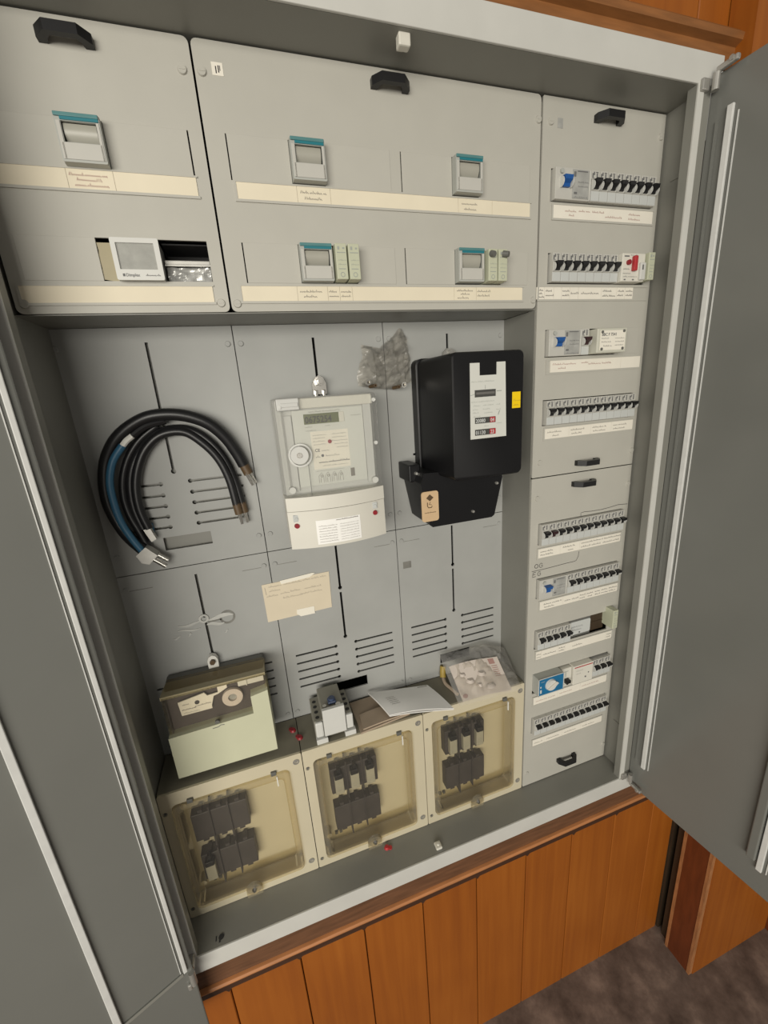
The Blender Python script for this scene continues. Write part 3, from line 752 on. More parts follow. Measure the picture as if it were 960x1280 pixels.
w0 = make_switch(93.5, 1207.5, 'teal-topped lever switch alone in the left cover panel')
copy_tree(w0, (354, 0, 1208), 'teal-topped lever switch in upper left opening of the middle cover')
copy_tree(w0, (351.5, 0, 1087.5), 'teal-topped lever switch in lower left opening of the middle cover')
copy_tree(w0, (593, 0, 1208.5), 'teal-topped lever switch in upper right opening of the middle cover')
copy_tree(w0, (595, 0, 1088.5), 'teal-topped lever switch in lower right opening of the middle cover')

# white display and the open bay beside it
o = thing('heating_display', 'white heating controller with grey screen in left cover', 'display', (121, 0, 1087))
MB().sheet(rrect(121, 175, 1087, 1134, 2), [rect(126.5, 169, 1099, 1128.5)], -10, -7).box(122, 174, -7, 40, 1088, 1133).build('bezel', M['white'], o)
MB().box(126.5, 169, -7.6, -7, 1099, 1128.5).build('screen', M['midgrey'], o)
MB().box(126.5, 169, -9.2, -9, 1099, 1128.5).build('screen_glass', M['clearmeter'], o)
MB().text('Dimplex', 131.5, 1091, 5, -10.1, sx=.9).box(128, 130.6, -10.3, -10, 1091, 1094.2).scribble(154, 170, 1091.5, 2.6, -10.2, .7, 4).build('lettering', M['mark'], o)
o = thing('empty_bay', 'open device bay with black inside right of the white display', 'bay', (203, 10, 1088))
MB().box(176, 232, 60, 62, 1088, 1136).box(176, 232, 14, 60, 1134.5, 1136).box(176, 232, 14, 60, 1086.5, 1088).build('housing', M['inner'], o)
MB().box(176, 232, 10, 16, 1110.5, 1116, 1).box(176, 232, 8, 12, 1108.5, 1110.2).build('din_rail', M['dullmetal'], o)
fm = MB(); nx, nz = 22, 9; vs = []
for i in range(nx + 1):
    for j in range(nz + 1):
        x = 177 + 54 * i / nx; z = 1089 + 19 * j / nz
        vs.append((x, 14 + 5 * noise.noise(Vector((x * .09, z * .12, 3))), z))
fm.add(vs, [(i * (nz + 1) + j, (i + 1) * (nz + 1) + j, (i + 1) * (nz + 1) + j + 1, i * (nz + 1) + j + 1) for i in range(nx) for j in range(nz)])
fm.build('plastic_film', M['foil'], o)

# ------------------------------------------------------------------ electronic meter (middle field)
em = thing('electronic_meter', 'pale grey electronic electricity meter with clear cover and digital display', 'meter', (372, 60, 685))
MB().box(288, 452, 46, 94, 700, 932, 5).box(290, 450, 30, 46, 775, 930, 3).build('base', M['metergrey'], em)
MB().sheet(rrect(286, 454, 772, 932, 7), [rrect(299, 447, 778, 930, 5)], 18, 48).build('cover_rim', M['clearmeter'], em)
MB().sheet(rrect(286, 454, 772, 932, 7), [], 16.5, 18).build('clear_cover', M['clearmeter'], em)
MB().box(314, 448, 25, 30, 914, 930, 1).build('upper_band', M['offwhite'], em)
MB().box(302, 314, 25, 30, 782, 905, 1).box(432, 446, 25, 30, 782, 914, 1).build('side_band', M['metergrey'], em)
MB().box(293, 328, 16, 30, 913, 931, 1.5).box(299, 326, 14, 16, 918, 924, .6).build('corner_catch', M['metergrey'], em)
fp = MB().box(315, 431, 23, 30, 788, 912, .5).build('face_plate', M['meterface'], em)
for (a, b) in (((297, 919), 0), ((449, 920), 0), ((448, 850), 0)):
    MB().cyl((a[0], 14, a[1]), (a[0], 17, a[1]), 3.2, 12).build('screw', M['white'], em)
dp = MB().box(333, 392, 21.8, 23, 889, 905).build('display', M['lcd'], em)
MB().text('0675254', 334.5, 891, 14.5, 21.6, sx=.86).build('lettering', M['pen'], dp)
MB().box(390, 399, 21.5, 23, 889, 905, .6).build('display_button', M['offwhite'], em)
lb = MB().box(341, 403, 22.4, 23, 815, 877).build('rating_label', M['white_card'], em)
m = MB()
for i, (a, b) in enumerate(((344, 366), (344, 364), (344, 362), (344, 364))): m.scribble(a, b, 870 - i * 5, 2.2, 22.2, .4, i)
for i, (a, b) in enumerate(((376, 400), (376, 400), (374, 400), (378, 400), (382, 400))): m.scribble(a, b, 870 - i * 5.5, 2.2, 22.2, .4, i + 9)
m.text('CE', 345, 844, 7, 22.2).scribble(356, 372, 844, 3.4, 22.2, .6, 5).scribble(346, 352, 834, 4, 22.2, .8, 1).cyl((357, 22.4, 837), (357, 22, 837), 2.4).scribble(362, 384, 835, 3.6, 22.2, .6, 8).scribble(350, 400, 825, 3.4, 22.2, 1.2, 12).scribble(356, 398, 819, 2.6, 22.2, .4, 14)
m.build('lettering', M['mark'], lb)
MB().cyl((371, 23, 859), (371, 20.5, 859), 3.2, 12).build('indicator_lamp', M['seal'], em)
m = MB().scribble(342, 392, 907, 2.8, 22.8, .55, 2).scribble(334, 346, 884, 2.4, 22.8, .45, 3).scribble(366, 374, 884, 2.4, 22.8, .45, 3).scribble(334, 350, 878, 2.4, 22.8, .45, 5)
for k in range(4):
    x = 347 + k * 11
    m.stroke([(x, 792), (x, 803), (x + 5, 809), (x + 8, 803), (x + 8, 792)], .6, 22.8).stroke([(x + 3, 792), (x + 3, 800)], .6, 22.8).ring((x + 5, 803), 1.4, 2.2, 22.6, 22.9, 8)
m.stroke([(344, 812), (392, 812)], .4, 22.8).box(402, 409, 22.6, 23, 797, 811).scribble(410, 426, 897, 2.6, 22.8, .4, 6)
m.build('lettering', M['ink'], fp)
for x in (301, 443): MB().cyl((x, 17, 786), (x, 30, 786), 5.5, 14).build('corner_post', M['white'], em)
kn = MB().cyl((318, 14, 843), (318, 6, 843), 15, 28, 14).ring((320, 842), 16, 19, 14, 17, 28)
kn.build('sealing_knob', M['white'], em)
MB().cyl((318, 6, 843), (318, 4.4, 843), 4.8, 16, 4).build('knob_screw', M['metal'], em)
MB().box(331, 331.7, 16, 16.6, 745, 826).build('sealing_wire', M['mark'], em)
# bulging terminal cover
def bulge(x0, x1, yb, d, n=16):
    return [(x0 + (x1 - x0) * k / n, yb - d * (1 - (2 * k / n - 1) ** 2)) for k in range(n + 1)]
MB().prism(bulge(287, 455, 14, 15) + [(455, 60), (287, 60)], 752, 775, 'z').build('terminal_cover_top', M['offwhite'], em, smooth=True)
MB().prism(bulge(287, 455, 16, 16) + [(455, 60), (287, 60)], 686, 751, 'z').build('terminal_cover', M['offwhite'], em, smooth=True)
for x, z in ((300, 727), (435, 730)):
    y = 16 - 16 * (1 - ((x - 371) / 84) ** 2)
    MB().cyl((x, y + 1, z), (x, y - 3, z), 4.7, 16, 3.8).build('seal', M['seal'], em)
    MB().box(x - 5, x + 5, y - 1, y + 2, z + 7, z + 19, 1).cyl((x, y - 1, z + 12), (x, y - 2.4, z + 12), 3).build('seal_socket', M['window'], em)
lm = MB(); n = 12
vs = []
for k in range(n + 1):
    x = 330 + 76 * k / n; y = 16 - 16 * (1 - ((x - 371) / 84) ** 2) - .4
    vs += [(x, y, 691), (x, y, 733)]
lm.add(vs, [(2 * k, 2 * k + 2, 2 * k + 3, 2 * k + 1) for k in range(n)])
lp = lm.build('info_label', M['paper'], em)
m = MB()
for r in range(7):
    m.scribble(334, 364, 722 - r * 4.6, 2.4, 0, .45, r); m.scribble(370, 402, 722 - r * 4.6, 2.4, 0, .35, r + 20)
m.scribble(364, 402, 730, 2, 0, .9, 3)
m.v = [(x, 16 - 16 * (1 - ((x - 371) / 84) ** 2) - .7, z) for x, y, z in m.v]
m.build('lettering', M['ink'], lp)
MB().prism([(362, 935), (362, 952), (366, 962), (374, 966), (382, 962), (386, 952), (386, 935)], 82, 88, 'y').cyl((374, 82, 956), (374, 72, 956), 7, 6).cyl((374, 72, 956), (374, 66, 956), 4).box(364, 370, 78, 84, 930, 942, 1.5).box(378, 384, 78, 84, 930, 942, 1.5).build('hanging_bracket', M['metal'], em)

# ------------------------------------------------------------------ black meter (right field)
bmn = thing('black_meter', 'black old electricity meter with white counter window and yellow sticker', 'meter', (624, 20, 686))
def loft(rings):
    n = len(rings[0][1]); m = MB()
    m.add([(p[0], y, p[1]) for y, r in rings for p in r], [(k * n + i, k * n + (i + 1) % n, (k + 1) * n + (i + 1) % n, (k + 1) * n + i) for k in range(len(rings) - 1) for i in range(n)] + [tuple(range(n)), tuple(range((len(rings) - 1) * n, len(rings) * n))])
    return m
loft([(70, rrect(552, 694, 778, 982, 12)), (-46, rrect(559.5, 689, 779, 981.5, 9)), (-47, rrect(560.5, 688, 780, 980.5, 8))]).build('housing', M['blackmeter'], bmn, smooth=True)
loft([(92, rrect(549, 697, 776, 984, 12)), (70, rrect(549, 697, 776, 984, 12)), (69, rrect(551, 695, 778, 982, 12))]).build('base', M['blackmeter'], bmn, smooth=True)
loft([(-47, rrect(558.8, 689.5, 779, 981.5, 9)), (-51, rrect(559, 689, 779.3, 981.2, 9)), (-53, rrect(561, 687.5, 781.5, 979.5, 8))]).build('front_cover', M['blackmeter'], bmn, smooth=True)
tb = MB().prism([(522, 770), (530, 788), (686, 782), (689, 762), (672, 690), (666, 686), (542, 686), (536, 692)], 5, 92, 'y')
tb.box(513, 535, 36, 92, 768, 800, 2)
tb.build('terminal_block', M['blackmeter'], bmn)
for x, z, y in ((526, 784, 34), (676, 752, 4), (625, 704, 4)):
    MB().cyl((x, y + 2, z), (x, y - 2.5, z), 3.4, 10, 2.4).build('seal_screw', M['dullmetal'], bmn)
wp = MB().prism([(589, 846), (656, 846), (653, 964), (637, 964), (637, 945), (606, 945), (606, 964), (589, 964)], -54, -52, 'y').build('counter_plate', M['meterface'], bmn)
for za, zb in ((912, 923), (870.5, 880), (851.5, 861)): MB().box(597, 635, -54.6, -54, za, zb).build('counter_slot', M['slotdark'], bmn)
MB().box(599, 633, -55, -54.4, 916, 919.5).build('rotor_disc', M['metal'], bmn)
MB().box(624.5, 634, -55, -54.5, 871, 879.6).box(624, 635, -55, -54.5, 852, 860.6).build('red_counter_digits', M['red'], bmn)
MB().text('20080', 598, 872, 8.5, -54.7, sx=.85).text('04', 625, 872, 8.5, -55.1, sx=.85).text('01130', 598, 853, 8.5, -54.7, sx=.85).text('23', 625, 853, 8.5, -55.1, sx=.85).build('counter_digits', M['window'], bmn)
m = MB()
for i, (a, b, z) in enumerate(((591, 600, 935), (602, 632, 935), (591, 632, 904), (594, 606, 898), (612, 630, 898), (593, 602, 892), (612, 624, 892), (593, 604, 887), (614, 628, 886), (594, 606, 881), (614, 622, 865), (637, 646, 868), (637, 643, 898), (637, 644, 890))): m.scribble(a, b, z, 2.2, -54.2, .4, i)
m.stroke([(616, 924), (616, 930)], .8, -54.2).box(637, 646, -54.3, -54, 919, 920.4).stroke([(640, 882), (643, 889)], 1.6, -54.2).stroke([(589, 915), (597, 917)], .8, -54.2)
m.build('lettering', M['lightmark'], wp)
ys = MB().box(667, 683, -53.6, -53, 890, 916, .2).build('yellow_sticker', M['yellow'], bmn)
MB().scribble(669, 681, 901, 4, -53.8, .5, 2).scribble(669, 681, 894, 3, -53.8, .5, 4).build('lettering', M['yellowed'], ys)
tg = MB().prism(rrect(521, 554, 699, 755, 5), 2.5, 4.8, 'y').build('paper_tag', M['cardtag'], bmn)
MB().prism([(530, 743), (537, 749.5), (544, 743), (537, 737)], 2, 2.5, 'y').stroke([(532, 735), (532, 728), (534, 725), (540, 725), (541, 728)], 1.6, 2.3).stroke([(538, 735), (535, 731), (540, 730)], 1.2, 2.3).scribble(526, 548, 715, 2.4, 2.3, .8, 3).build('lettering', M['brown'], tg)
MB().prism([(612, 984), (613, 995), (620, 1001), (630, 1001), (637, 995), (638, 984)], 84, 90, 'y').cyl((625, 84, 994), (625, 78, 994), 4).build('hanging_bracket', M['dullmetal'], bmn)

# ------------------------------------------------------------------ ripple control receiver (left field, low)
rc = thing('ripple_control_receiver', 'old control receiver with smoked clear top and pale green lower cover', 'receiver', (122, 60, 290))
MB().box(36, 208, 72, 93, 300, 458, 4).build('base', M['darkgrey'], rc)
MB().box(42, 206, 34, 72, 330, 455, 2).build('interior', M['rcdark'], rc)
MB().prism([(90, 446), (72, 456), (22, 462), (22, 456), (90, 440)], 37, 209, 'x').build('housing_top', M['olive'], rc)
MB().sheet(rrect(38, 209, 380, 460, 4), [rrect(42, 206, 384, 456, 4)], 24, 74).build('housing_rim', M['smoke'], rc)
MB().sheet(rrect(38, 209, 380, 460, 4), [], 22, 24).build('clear_cover', M['clear'], rc)
m = MB().prism([(62, 412), (60, 440), (104, 447), (108, 440), (126, 441), (126, 456), (142, 458), (142, 446), (126, 438), (118, 436), (112, 418), (112, 412)], 46, 48, 'y')
m.v = [(x, y - 18, z) for x, y, z in m.v]
np_ = m.build('rating_plate', M['white_card'], rc)
MB().cyl((90, 28, 432), (90, 27.4, 432), 4).scribble(66, 80, 432, 3, 27.8, .7, 1).scribble(64, 86, 422, 2.6, 27.8, .9, 2).scribble(86, 110, 424, 3.4, 27.8, .8, 3).scribble(66, 90, 415, 2.6, 27.8, .5, 4).build('lettering', M['pen'], np_)
MB().ring((148, 424), 7.5, 17.5, 26, 32, 28).build('setting_dial', M['pinkpaper'], rc)
MB().cyl((148, 34, 424), (148, 30, 424), 7.5, 16).build('dial_hub', M['midgrey'], rc)
MB().box(160, 205, 30, 50, 440, 454, 1).box(174, 175.5, 28, 30, 440, 452).build('plastic_block', M['offwhite'], rc)
lo = MB().prism([(37, 297), (209, 297), (209, 430), (179, 425), (179, 389), (37, 384)], 14, 72, 'y')
lo.box(35.5, 37.5, 18, 70, 344, 348)
lo.build('terminal_cover', M['rcgreen'], rc)
MB().stroke([(108, 381), (118, 381.5), (122, 384), (128, 383)], 1.4, 13.7).build('cover_mark', M['mark'], rc)
MB().cyl((117, 20, 389), (117, 16, 389), 4).build('cover_screw', M['darkgrey'], rc)
MB().prism([(110, 448), (110, 474), (113, 481), (119, 484), (125, 481), (128, 474), (128, 448)], 80, 90, 'y').build('hanging_bracket', M['sleeve'], rc)
MB().cyl((119, 80, 472), (119, 74, 472), 5, 6).build('bracket_screw', M['brown'], rc)
MB().box(28, 37, 60, 66, 424, 430).build('side_pin', M['black'], rc)

# ------------------------------------------------------------------ three fuse boxes along the bottom
def fuse_box(x0, x1, label, fuses_u, fuses_l, fx):
    o = thing('fuse_box', label, 'fuse box', ((x0 + x1) / 2, 40, -19), 'cream fuse boxes along the cabinet bottom')
    z0, z1 = -19, 285
    ox0, ox1, oz0, oz1 = x0 + 18, x1 - 26, 2, 258
    MB().sheet(rrect(x0, x1, z0, z1, 3), [rrect(ox0, ox1, oz0, oz1, 10)], 0, 5).box(x0, x0 + 3, 5, 93, z0, z1).box(x1 - 3, x1, 5, 93, z0, z1).box(x0 + 3, x1 - 3, 5, 93, z0, z0 + 3).build('body', M['cream'], o)
    MB().box(x0, x1, 4, 93, z1 - 3, z1 + .4).build('top_face', M['boxtop'], o)
    MB().box(x0 + 3, x1 - 3, 40, 44, z0 + 3, z1 - 3).build('mounting_board', M['creamin'], o)
    MB().sheet(rrect(ox0 + .5, ox1 - .5, oz0 + .5, oz1 - .5, 10), [rrect(ox0 + 12, ox1 - 12, oz0 + 12, oz1 - 14, 8)], -5, 20).build('cover_rim', M['rim'], o)
    MB().sheet(rrect(ox0 + 9, ox1 - 9, oz0 + 9, oz1 - 11, 8), [], -6.5, -5).build('clear_cover', M['clear'], o)
    # fuse bases with contact tabs
    for (za, zb, fz) in ((138, 202, fuses_u), (38, 101, fuses_l)):
        b = MB().box(fx, fx + 99, 18, 40, za, zb, 1.5)
        for k in range(3):
            c = fx + 16.5 + 33 * k
            b.box(c - 4, c + 4, 20, 36, zb, zb + 6).box(c - 5, c + 5, 20, 36, za - 6, za)
        b.build('fuse_base', M['fuse'], o)
        s = MB()
        for k in (1, 2):
            c = fx + 33 * k
            s.box(c - 1.2, c + 1.2, 14, 38, za - 11 - 7 * (k == 1), zb + 13)
        s.build('phase_barrier', M['fuse'], o)
        for k in fz:
            c = fx + 16.5 + 33 * k
            f = MB().box(c - 10, c + 8, 6, 18, za + 9, zb - 16, 1.5).build('fuse_link', M['fusebody'], o)
            MB().box(c - 9, c + 7, 4, 18, zb - 16, zb - 4, 1.5).box(c - 3, c + 3, 8, 18, zb - 4, zb + 6).build('fuse_cap', M['black'], f)
            MB().scribble(c - 8, c + 6, za + 26, 2.4, 5.8, .5, k).scribble(c - 8, c + 6, za + 19, 2.4, 5.8, .5, k + 5).build('lettering', M['midgrey'], f)
    cx = x0 + 122
    MB().cyl((cx, -5, 6), (cx, -10, 6), 15, 20, 13).box(cx - 15, cx + 15, -9, -3, -12, 6).build('latch', M['rim'], o)
    MB().cyl((cx, -10, 5), (cx, -14, 5), 5, 12, 3).build('latch_screw', M['metal'], o)
    for x in (x0 + 50, x0 + 195): MB().box(x - 5, x + 5, -5, 3, 256, 264, 1).build('hinge_clip', M['darkgrey'], o)
    MB().box(x0 + 199, x0 + 201, -9, -6, 234, 256).build('hinge_pin', M['sleeve'], o)
    for x, z in ((x1 - 11, 268), (x1 - 12, 10), (x0 + 7, 244), (x0 + 8, 4)):
        MB().ring((x, z), 3.4, 6 if x > x0 + 50 else 3.5, -1.2, 1, 14).cyl((x, -.4, z), (x, -.1, z), 2.4).build('corner_screw', M['dullmetal'] if x > x0 + 50 else M['darkgrey'], o)
    for x, z in ((ox0 + 12, 228), (ox0 + 12, 30)): MB().cyl((x, 20, z), (x, 40, z), 6, 10).build('standoff', M['creamin'], o)
    for x in (x0 + 44, x0 + 54): MB().box(x, x + 6, 34, 40, 8, 13).build('cable_mark', M['darkgrey'], o)
    return o
fuse_box(0, 249, 'leftmost cream fuse box with a single fuse in its lower base', (), (0,), 37)
fuse_box(250.5, 499.5, 'middle cream fuse box below the contactor, three fuses in upper base', (0, 1, 2), (), 299)
fuse_box(501, 748, 'rightmost cream fuse box below the bagged leaflet, three pale fuses', (0, 1, 2), (), 557)
for i, (p, lab) in enumerate((((241, 60, 285.4), 'red wax seal left of the contactor, nearer the back plate'), ((252, 36, 285.4), 'red wax seal left of the contactor, nearer the box front'))):
    s = MB().cyl(p, (p[0], p[1], p[2] + 4), 6, 14, 4.5).cyl((p[0] - 4, p[1] + 5, p[2]), (p[0] - 4, p[1] + 5, p[2] + 2.5), 4, 10).build('wax_seal', M['seal'], base=p)
    tag(s, lab, 'seal', 'red wax seals')
s = MB().cyl((396, -13, -19.8), (396, -13, -15), 6, 12, 4).cyl((403, -16, -19.8), (403, -16, -17), 4, 10).build('wax_seal', M['red'], base=(396, -13, -20))
tag(s, 'small red seal on cabinet floor before the middle fuse box', 'seal', 'red wax seals')

# ------------------------------------------------------------------ loose things on the fuse boxes
ZT = 285.4
ct = thing('contactor', 'white and grey contactor standing on the middle fuse box', 'contactor', (318, 45, ZT))
MB().box(282, 357, 14, 84, ZT + 4, ZT + 46, 1.5).build('body', M['contactor'], ct)
MB().box(299, 343, 12, 80, ZT + 46, ZT + 68, 2).build('contact_block', M['contactor'], ct)
MB().box(299, 342, 5, 13, ZT + 14, ZT + 73, 1).build('front_plate', M['white'], ct)
MB().box(283, 298, 8, 15, ZT + 12, ZT + 46, 3).build('wing', M['white'], ct)
MB().box(343.5, 357, 8, 15, ZT + 14, ZT + 46, 2).build('wing', M['white'], ct)
MB().box(282, 304, 4, 16, ZT, ZT + 11, 1).build('foot', M['white'], ct)
MB().box(338, 360, 4, 16, ZT, ZT + 11, 1).build('foot', M['white'], ct)
for k in range(4):
    y = 24 + 15 * k
    for x in (290, 350): MB().cyl((x, y, ZT + 46.2), (x, y, ZT + 46.6), 4, 10).build('terminal_hole', M['inner'], ct)
MB().box(314, 330, 22, 38, ZT + 68, ZT + 74, 2).cyl((322, 30, ZT + 74), (322, 30, ZT + 78), 6).build('knob', mat('dark_blue_knob', (.05, .07, .13), .35), ct)
MB().cyl((306, 20, ZT + 68), (306, 20, ZT + 72), 4).cyl((332, 16, ZT + 68), (332, 16, ZT + 72), 5).build('screw', M['metal'], ct)

def warped(nx, ny, corners, zf, t, name, m, parent=None, base=None):
    """sheet over a ground quad (c00,c10,c11,c01) with height function"""
    a, b, c, d = [Vector(p) for p in corners]; top = []; bot = []
    for i in range(nx + 1):
        for j in range(ny + 1):
            u, v = i / nx, j / ny
            p = (a * (1 - u) + b * u) * (1 - v) + (d * (1 - u) + c * u) * v
            z = zf(u, v)
            top.append((p.x, p.y, z + t)); bot.append((p.x, p.y, z))
    n = (nx + 1) * (ny + 1); fs = []
    q = lambda i, j: i * (ny + 1) + j
    for i in range(nx):
        for j in range(ny):
            fs.append((q(i, j), q(i + 1, j), q(i + 1, j + 1), q(i, j + 1)))
            fs.append((q(i, j) + n, q(i, j + 1) + n, q(i + 1, j + 1) + n, q(i + 1, j) + n))
    rim = [q(i, 0) for i in range(nx + 1)] + [q(nx, j) for j in range(1, ny + 1)] + [q(i, ny) for i in range(nx - 1, -1, -1)] + [q(0, j) for j in range(ny - 1, 0, -1)]
    for k in range(len(rim)):
        e, g = rim[k], rim[(k + 1) % len(rim)]
        fs.append((e, g, g + n, e + n))
    return MB().add(top + bot, fs).build(name, m, parent, smooth=True, base=base)

en = warped(8, 6, ((368, -2), (476, 10), (432, 90), (366, 86)), lambda u, v: ZT + .2, 4, 'envelope', M['kraft'], base=(415, 40, ZT))
tag(en, 'large brown envelope lying under the white booklet', 'envelope')
e2 = warped(8, 6, ((374, 2), (472, 8), (476, 50), (376, 42)), lambda u, v: ZT + 4.6 + 1.5 * math.sin(u * 3), 3, 'envelope', M['kraft'], base=(420, 25, ZT + 5))
tag(e2, 'small folded brown envelope beside the contactor, atop the large envelope', 'envelope')
bk = thing('instruction_booklet', 'white folded booklet curling on top of the brown envelopes', 'booklet', (480, 30, ZT + 10))
hz = lambda u, v: ZT + 11 + 9 * (1 - u) * (1 - .3 * v) + 5 * math.sin(u * math.pi * 1.1) * (1 - v) + 3 * math.sin(v * 3.1)
bc = ((430, 2), (562, -20), (540, 64), (408, 84))
warped(14, 8, bc, hz, 1.2, 'page', M['paper'], bk)
warped(14, 8, bc, lambda u, v: hz(u, v) - 2.2 - 3.5 * math.sin(u * math.pi) * (1 - v), 1.2, 'page', M['paper'], bk)
m = MB(lambda x, y, z: (x, z, y))
def on_page(u, v):
    a, b, c, d = [Vector(p) for p in bc]
    p = (a * (1 - u) + b * u) * (1 - v) + (d * (1 - u) + c * u) * v
    return (p.x, p.y, hz(u, v) + 1.6)
tm = MB(lambda x, y, z: on_page(x, z))
tm.stroke([(.80, .93), (.97, .95)], .022, 0)
for k in range(5): tm.stroke([(.16 + .0 * k, .34 + .07 * k), (.30, .36 + .07 * k)], .010, 0)
tm.build('lettering', M['ink'], bk)

# clear bag with pale leaflet, leaning on the back corner
lb = thing('bagged_leaflet', 'clear plastic bag holding a pinkish leaflet and fittings, back right corner', 'bag', (665, 40, ZT))
lh = lambda u, v: ZT + 3 + 50 * v + 3 * math.sin(u * 4)
lc = ((592, -4), (708, -10), (704, 42), (588, 50))
warped(8, 8, lc, lh, 2.4, 'leaflet', M['pinkpaper'], lb)
def on_leaf(u, v, up=3):
    a, b, c, d = [Vector(p) for p in lc]
    p = (a * (1 - u) + b * u) * (1 - v) + (d * (1 - u) + c * u) * v
    return (p.x, p.y, lh(u, v) + up)
pm = MB(lambda x, y, z: on_leaf(x, z))
pm.prism([(.78, .80), (.90, .80), (.90, .96), (.78, .96)], 0, .1, 'y')
for k in range(6): pm.stroke([(.80, .74 - .06 * k), (.92, .74 - .06 * k)], .02, 0)
pm.build('lettering', M['redink'], lb)
rm = MB(lambda x, y, z: on_leaf(x, z)); rm.prism([(.08 + .05 * math.cos(a), .10 + .06 * math.sin(a)) for a in [k * .6 for k in range(10)]], 0, .1, 'y').build('emblem', M['redink'], lb)
for (u, v, r, h) in ((.28, .48, 10, 5), (.55, .62, 11, 5), (.62, .25, 13, 4), (.42, .30, 7, 5), (.18, .70, 8, 4)):
    p = on_leaf(u, v, 0)
    MB().cyl(p, (p[0], p[1], p[2] + h), r, 12, r * .6).build('fitting', M['pinkpaper'], lb, smooth=True)
def crumple_bag(corners, z0f, hgt, amp, seed, name, m, parent, nx=26, ny=20):
    a, b, c, d = [Vector(p) for p in corners]; top = []; bot = []
    for i in range(nx + 1):
        for j in range(ny + 1):
            u, v = i / nx, j / ny
            p = (a * (1 - u) + b * u) * (1 - v) + (d * (1 - u) + c * u) * v
            e = (1 - (2 * u - 1) ** 4) * (1 - (2 * v - 1) ** 4)
            cr = noise.noise(Vector((p.x * .045, p.y * .045, seed))) + .6 * abs(noise.noise(Vector((p.x * .1, p.y * .1, seed + 4))))
            top.append((p.x, p.y, z0f(u, v) + max(.2, e * (hgt + amp * cr) + amp * .4 * abs(cr))))
            bot.append((p.x, p.y, z0f(u, v)))
    n = (nx + 1) * (ny + 1); q = lambda i, j: i * (ny + 1) + j; fs = []
    for i in range(nx):
        for j in range(ny):
            fs.append((q(i, j), q(i + 1, j), q(i + 1, j + 1), q(i, j + 1)))
    return MB().add(top, fs).build(name, m, parent, smooth=False)
crumple_bag(((580, -12), (730, -18), (744, 74), (578, 78)), lambda u, v: ZT + 2 + 66 * v ** 1.1 * (1 - .35 * max(0, u - .7) / .3), 9, 9, 2.3, 'plastic_bag', M['film'], lb)
yp = thing('cable_plug', 'yellowed plug on a short cord left of the bagged leaflet', 'plug', (588, 86, ZT))
MB().tube(catmull([(585, 78, ZT + 8), (588, 84, ZT + 18), (591, 88, ZT + 30)], 5), 7, 10).build('body', M['yellowed'], yp, smooth=True)
MB().tube(catmull([(585, 76, ZT + 8), (583, 60, ZT + 5), (588, 40, ZT + 4.5), (592, 20, ZT + 4.5)], 6), 4, 8).build('cord', M['kraft'], yp, smooth=True)

# note taped to the back plate
nt_ = thing('taped_note', 'yellowish handwritten note taped to the back plate', 'note', (290, 94, 520))
MB().prism([(226, 598), (355, 600), (353, 522), (227, 519)], YB - 1.2, YB - .6, 'y').build('paper', M['note'], nt_)
m = MB()
for i, (a, b, z) in enumerate(((238, 262, 590), (266, 300, 590), (302, 346, 591), (238, 262, 581), (232, 252, 571), (258, 275, 572), (277, 300, 573), (304, 336, 573), (262, 296, 562), (298, 336, 563))): m.scribble(a, b, z, 4.2, YB - 1.4, .55, i)
m.stroke([(231, 592), (232, 576)], .6, YB - 1.4)
m.build('lettering', M['ink'], nt_)
MB().prism([(260, 600), (262, 593), (316, 596), (328, 603), (322, 604)], YB - 2, YB - 1.4, 'y').build('tape', M['tape'], nt_)
MB().prism([(283, 524), (284, 533), (318, 533), (318, 517), (290, 517)], YB - 2, YB - 1.4, 'y').build('tape', M['tape'], nt_)

# ------------------------------------------------------------------ cable bundle
cb = thing('cable_bundle', 'bundle of bent black and blue cables hung in a half loop', 'cable', (150, 85, 690))
def back(pts, y):
    """image-free: (x,z) on the plate plane with depth y"""
    return [(x, y if not hasattr(y, '__len__') else y[i], z) for i, (x, z) in enumerate(pts)]
outer = [(54, 707), (36, 734), (25, 763), (20, 795), (23, 828), (33, 860), (54, 890), (82, 910), (112, 920), (150, 918), (185, 903), (208, 878), (222, 850), (230, 828)]
MB().tube(catmull(back(outer, [76, 78, 80, 80, 80, 79, 76, 74, 72, 72, 74, 78, 82, 84]), 8), 9.5, 12).build('black_cable', M['cable'], cb, smooth=True)
blue = [(56, 704), (44, 730), (34, 762), (31, 795), (33, 828), (44, 858), (62, 880)]
MB().tube(catmull(back(blue, 68), 8), 5.5, 10).build('blue_cable', M['bluecable'], cb, smooth=True)
MB().tube(catmull(back([(62, 880), (69, 887), (78, 893)], 68), 4), 4.5, 8).build('white_sleeve', M['sleeve'], cb, smooth=True)
MB().tube(catmull(back([(78, 893), (98, 905), (126, 911)], [69, 72, 76]), 5), 5, 8).build('black_cable', M['cable'], cb, smooth=True)
o2 = [(60, 706), (52, 738), (44, 768), (42, 798), (48, 830), (62, 860), (84, 886), (112, 905)]
MB().tube(catmull(back(o2, 84), 8), 6, 10).build('black_cable', M['cable'], cb, smooth=True)
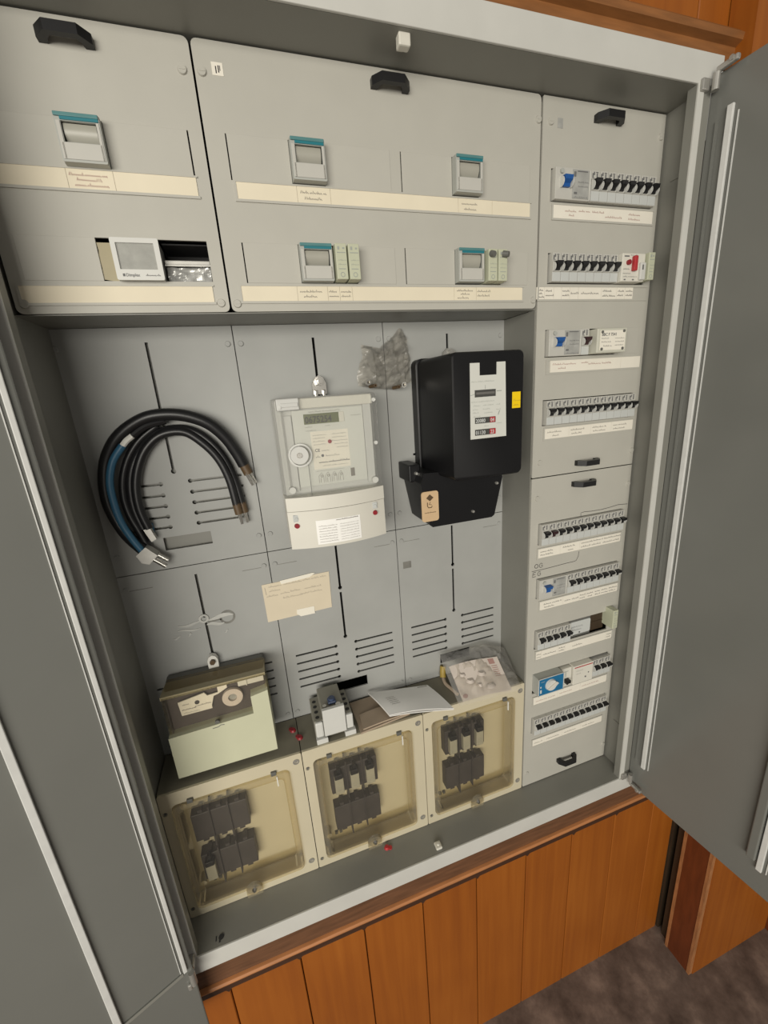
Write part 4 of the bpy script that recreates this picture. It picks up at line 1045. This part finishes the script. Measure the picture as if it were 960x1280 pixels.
for dx, y in ((0, 86), (9, 80)):
    inner = [(58 + dx, 742), (52 + dx, 776), (54 + dx, 812), (64 + dx, 844), (84 + dx * .7, 872), (112 + dx * .4, 893 - dx * .3), (148, 896 - dx * .5), (176 - dx * .3, 880 - dx), (198 - dx * .6, 848 - dx * .6), (211 - dx * .8, 806), (217 - dx, 762)]
    MB().tube(catmull(back(inner, y), 8), 7, 10).build('black_cable', M['cable'], cb, smooth=True)
    MB().tube(back([(217 - dx, 764), (219 - dx, 745)], y), 7, 10).build('heat_shrink', M['brown'], cb, smooth=True)
    MB().cyl((219 - dx, y, 746), (221 - dx, y, 726), 3.4, 8, 2.4).build('wire_end', M['metal'], cb, smooth=True)
MB().tube(back([(69, 748), (69, 720)], 90), 3.5, 8).build('blue_cable', M['bluecable'], cb, smooth=True)
MB().tube(back([(229, 832), (236, 812)], 84), 8, 10).build('heat_shrink', M['brown'], cb, smooth=True)
MB().cyl((233, 80, 814), (240, 80, 792), 3.4, 8, 2.4).cyl((239, 86, 812), (246, 86, 794), 3, 8, 2.2).build('wire_end', M['metal'], cb, smooth=True)
MB().prism([(44, 704), (60, 716), (75, 699), (60, 686), (50, 690)], 62, 82, 'y').build('crimp_lug', M['dullmetal'], cb)
MB().tube([(64, 70, 694), (82, 70, 676)], 4, 10).tube([(71, 76, 698), (86, 76, 684)], 4, 10).build('wire_end', M['metal'], cb, smooth=True)
MB().prism([(60, 742), (70, 744), (76, 724), (68, 720)], 74, 84, 'y').build('crimp_lug', M['dullmetal'], cb)

# ------------------------------------------------------------------ screw bag above the meters
sb = thing('screw_bag', 'crumpled clear bag of screws stuck between the two meters, near top', 'bag', (500, 90, 934))
nx, ny = 26, 24; vs = []
lo_ = [(444, 945), (478, 938), (512, 934), (546, 946)]
hi_ = [(458, 1014), (492, 1006), (528, 1040), (545, 1018)]
def lerp4(P, u):
    k = min(int(u * 3), 2); t = u * 3 - k
    return (P[k][0] * (1 - t) + P[k + 1][0] * t, P[k][1] * (1 - t) + P[k + 1][1] * t)
for i in range(nx + 1):
    for j in range(ny + 1):
        u, v = i / nx, j / ny
        a = lerp4(lo_, u); b = lerp4(hi_, u)
        x = a[0] * (1 - v) + b[0] * v; z = a[1] * (1 - v) + b[1] * v
        e = (1 - (2 * u - 1) ** 4) * (1 - (2 * v - 1) ** 4)
        x += 5 * noise.noise(Vector((x * .05, z * .05, 1)))
        rg = 1 - abs(noise.noise(Vector((x * .055 + z * .02, z * .018, 7)))) * 2; rh = 1 - abs(noise.noise(Vector((x * .05 - z * .05, z * .04, 3)))) * 2
        y = 92 - e * 6 - 14 * max(0, rg) ** 3 * (.3 + e) - 10 * max(0, rh) ** 3 * (.2 + e) - 3 * abs(noise.noise(Vector((x * .14, z * .1, 9))))
        vs.append((x, y, z))
MB().add(vs, [(i * (ny + 1) + j, (i + 1) * (ny + 1) + j, (i + 1) * (ny + 1) + j + 1, i * (ny + 1) + j + 1) for i in range(nx) for j in range(ny)]).build('plastic_film', M['bag'], sb)
for i, (x, z) in enumerate(((458, 949), (524, 941), (470, 943), (514, 938))):
    b = MB().ring((x, z), 2.6 if i < 2 else 1.4, 5 if i < 2 else 3, 66, 72, 12)
    b.cyl((x, 72, z), (x - 5, 84, z - 1), 3, 8)
    b.build('screw', M['metal'] if i < 2 else M['brown'], sb)
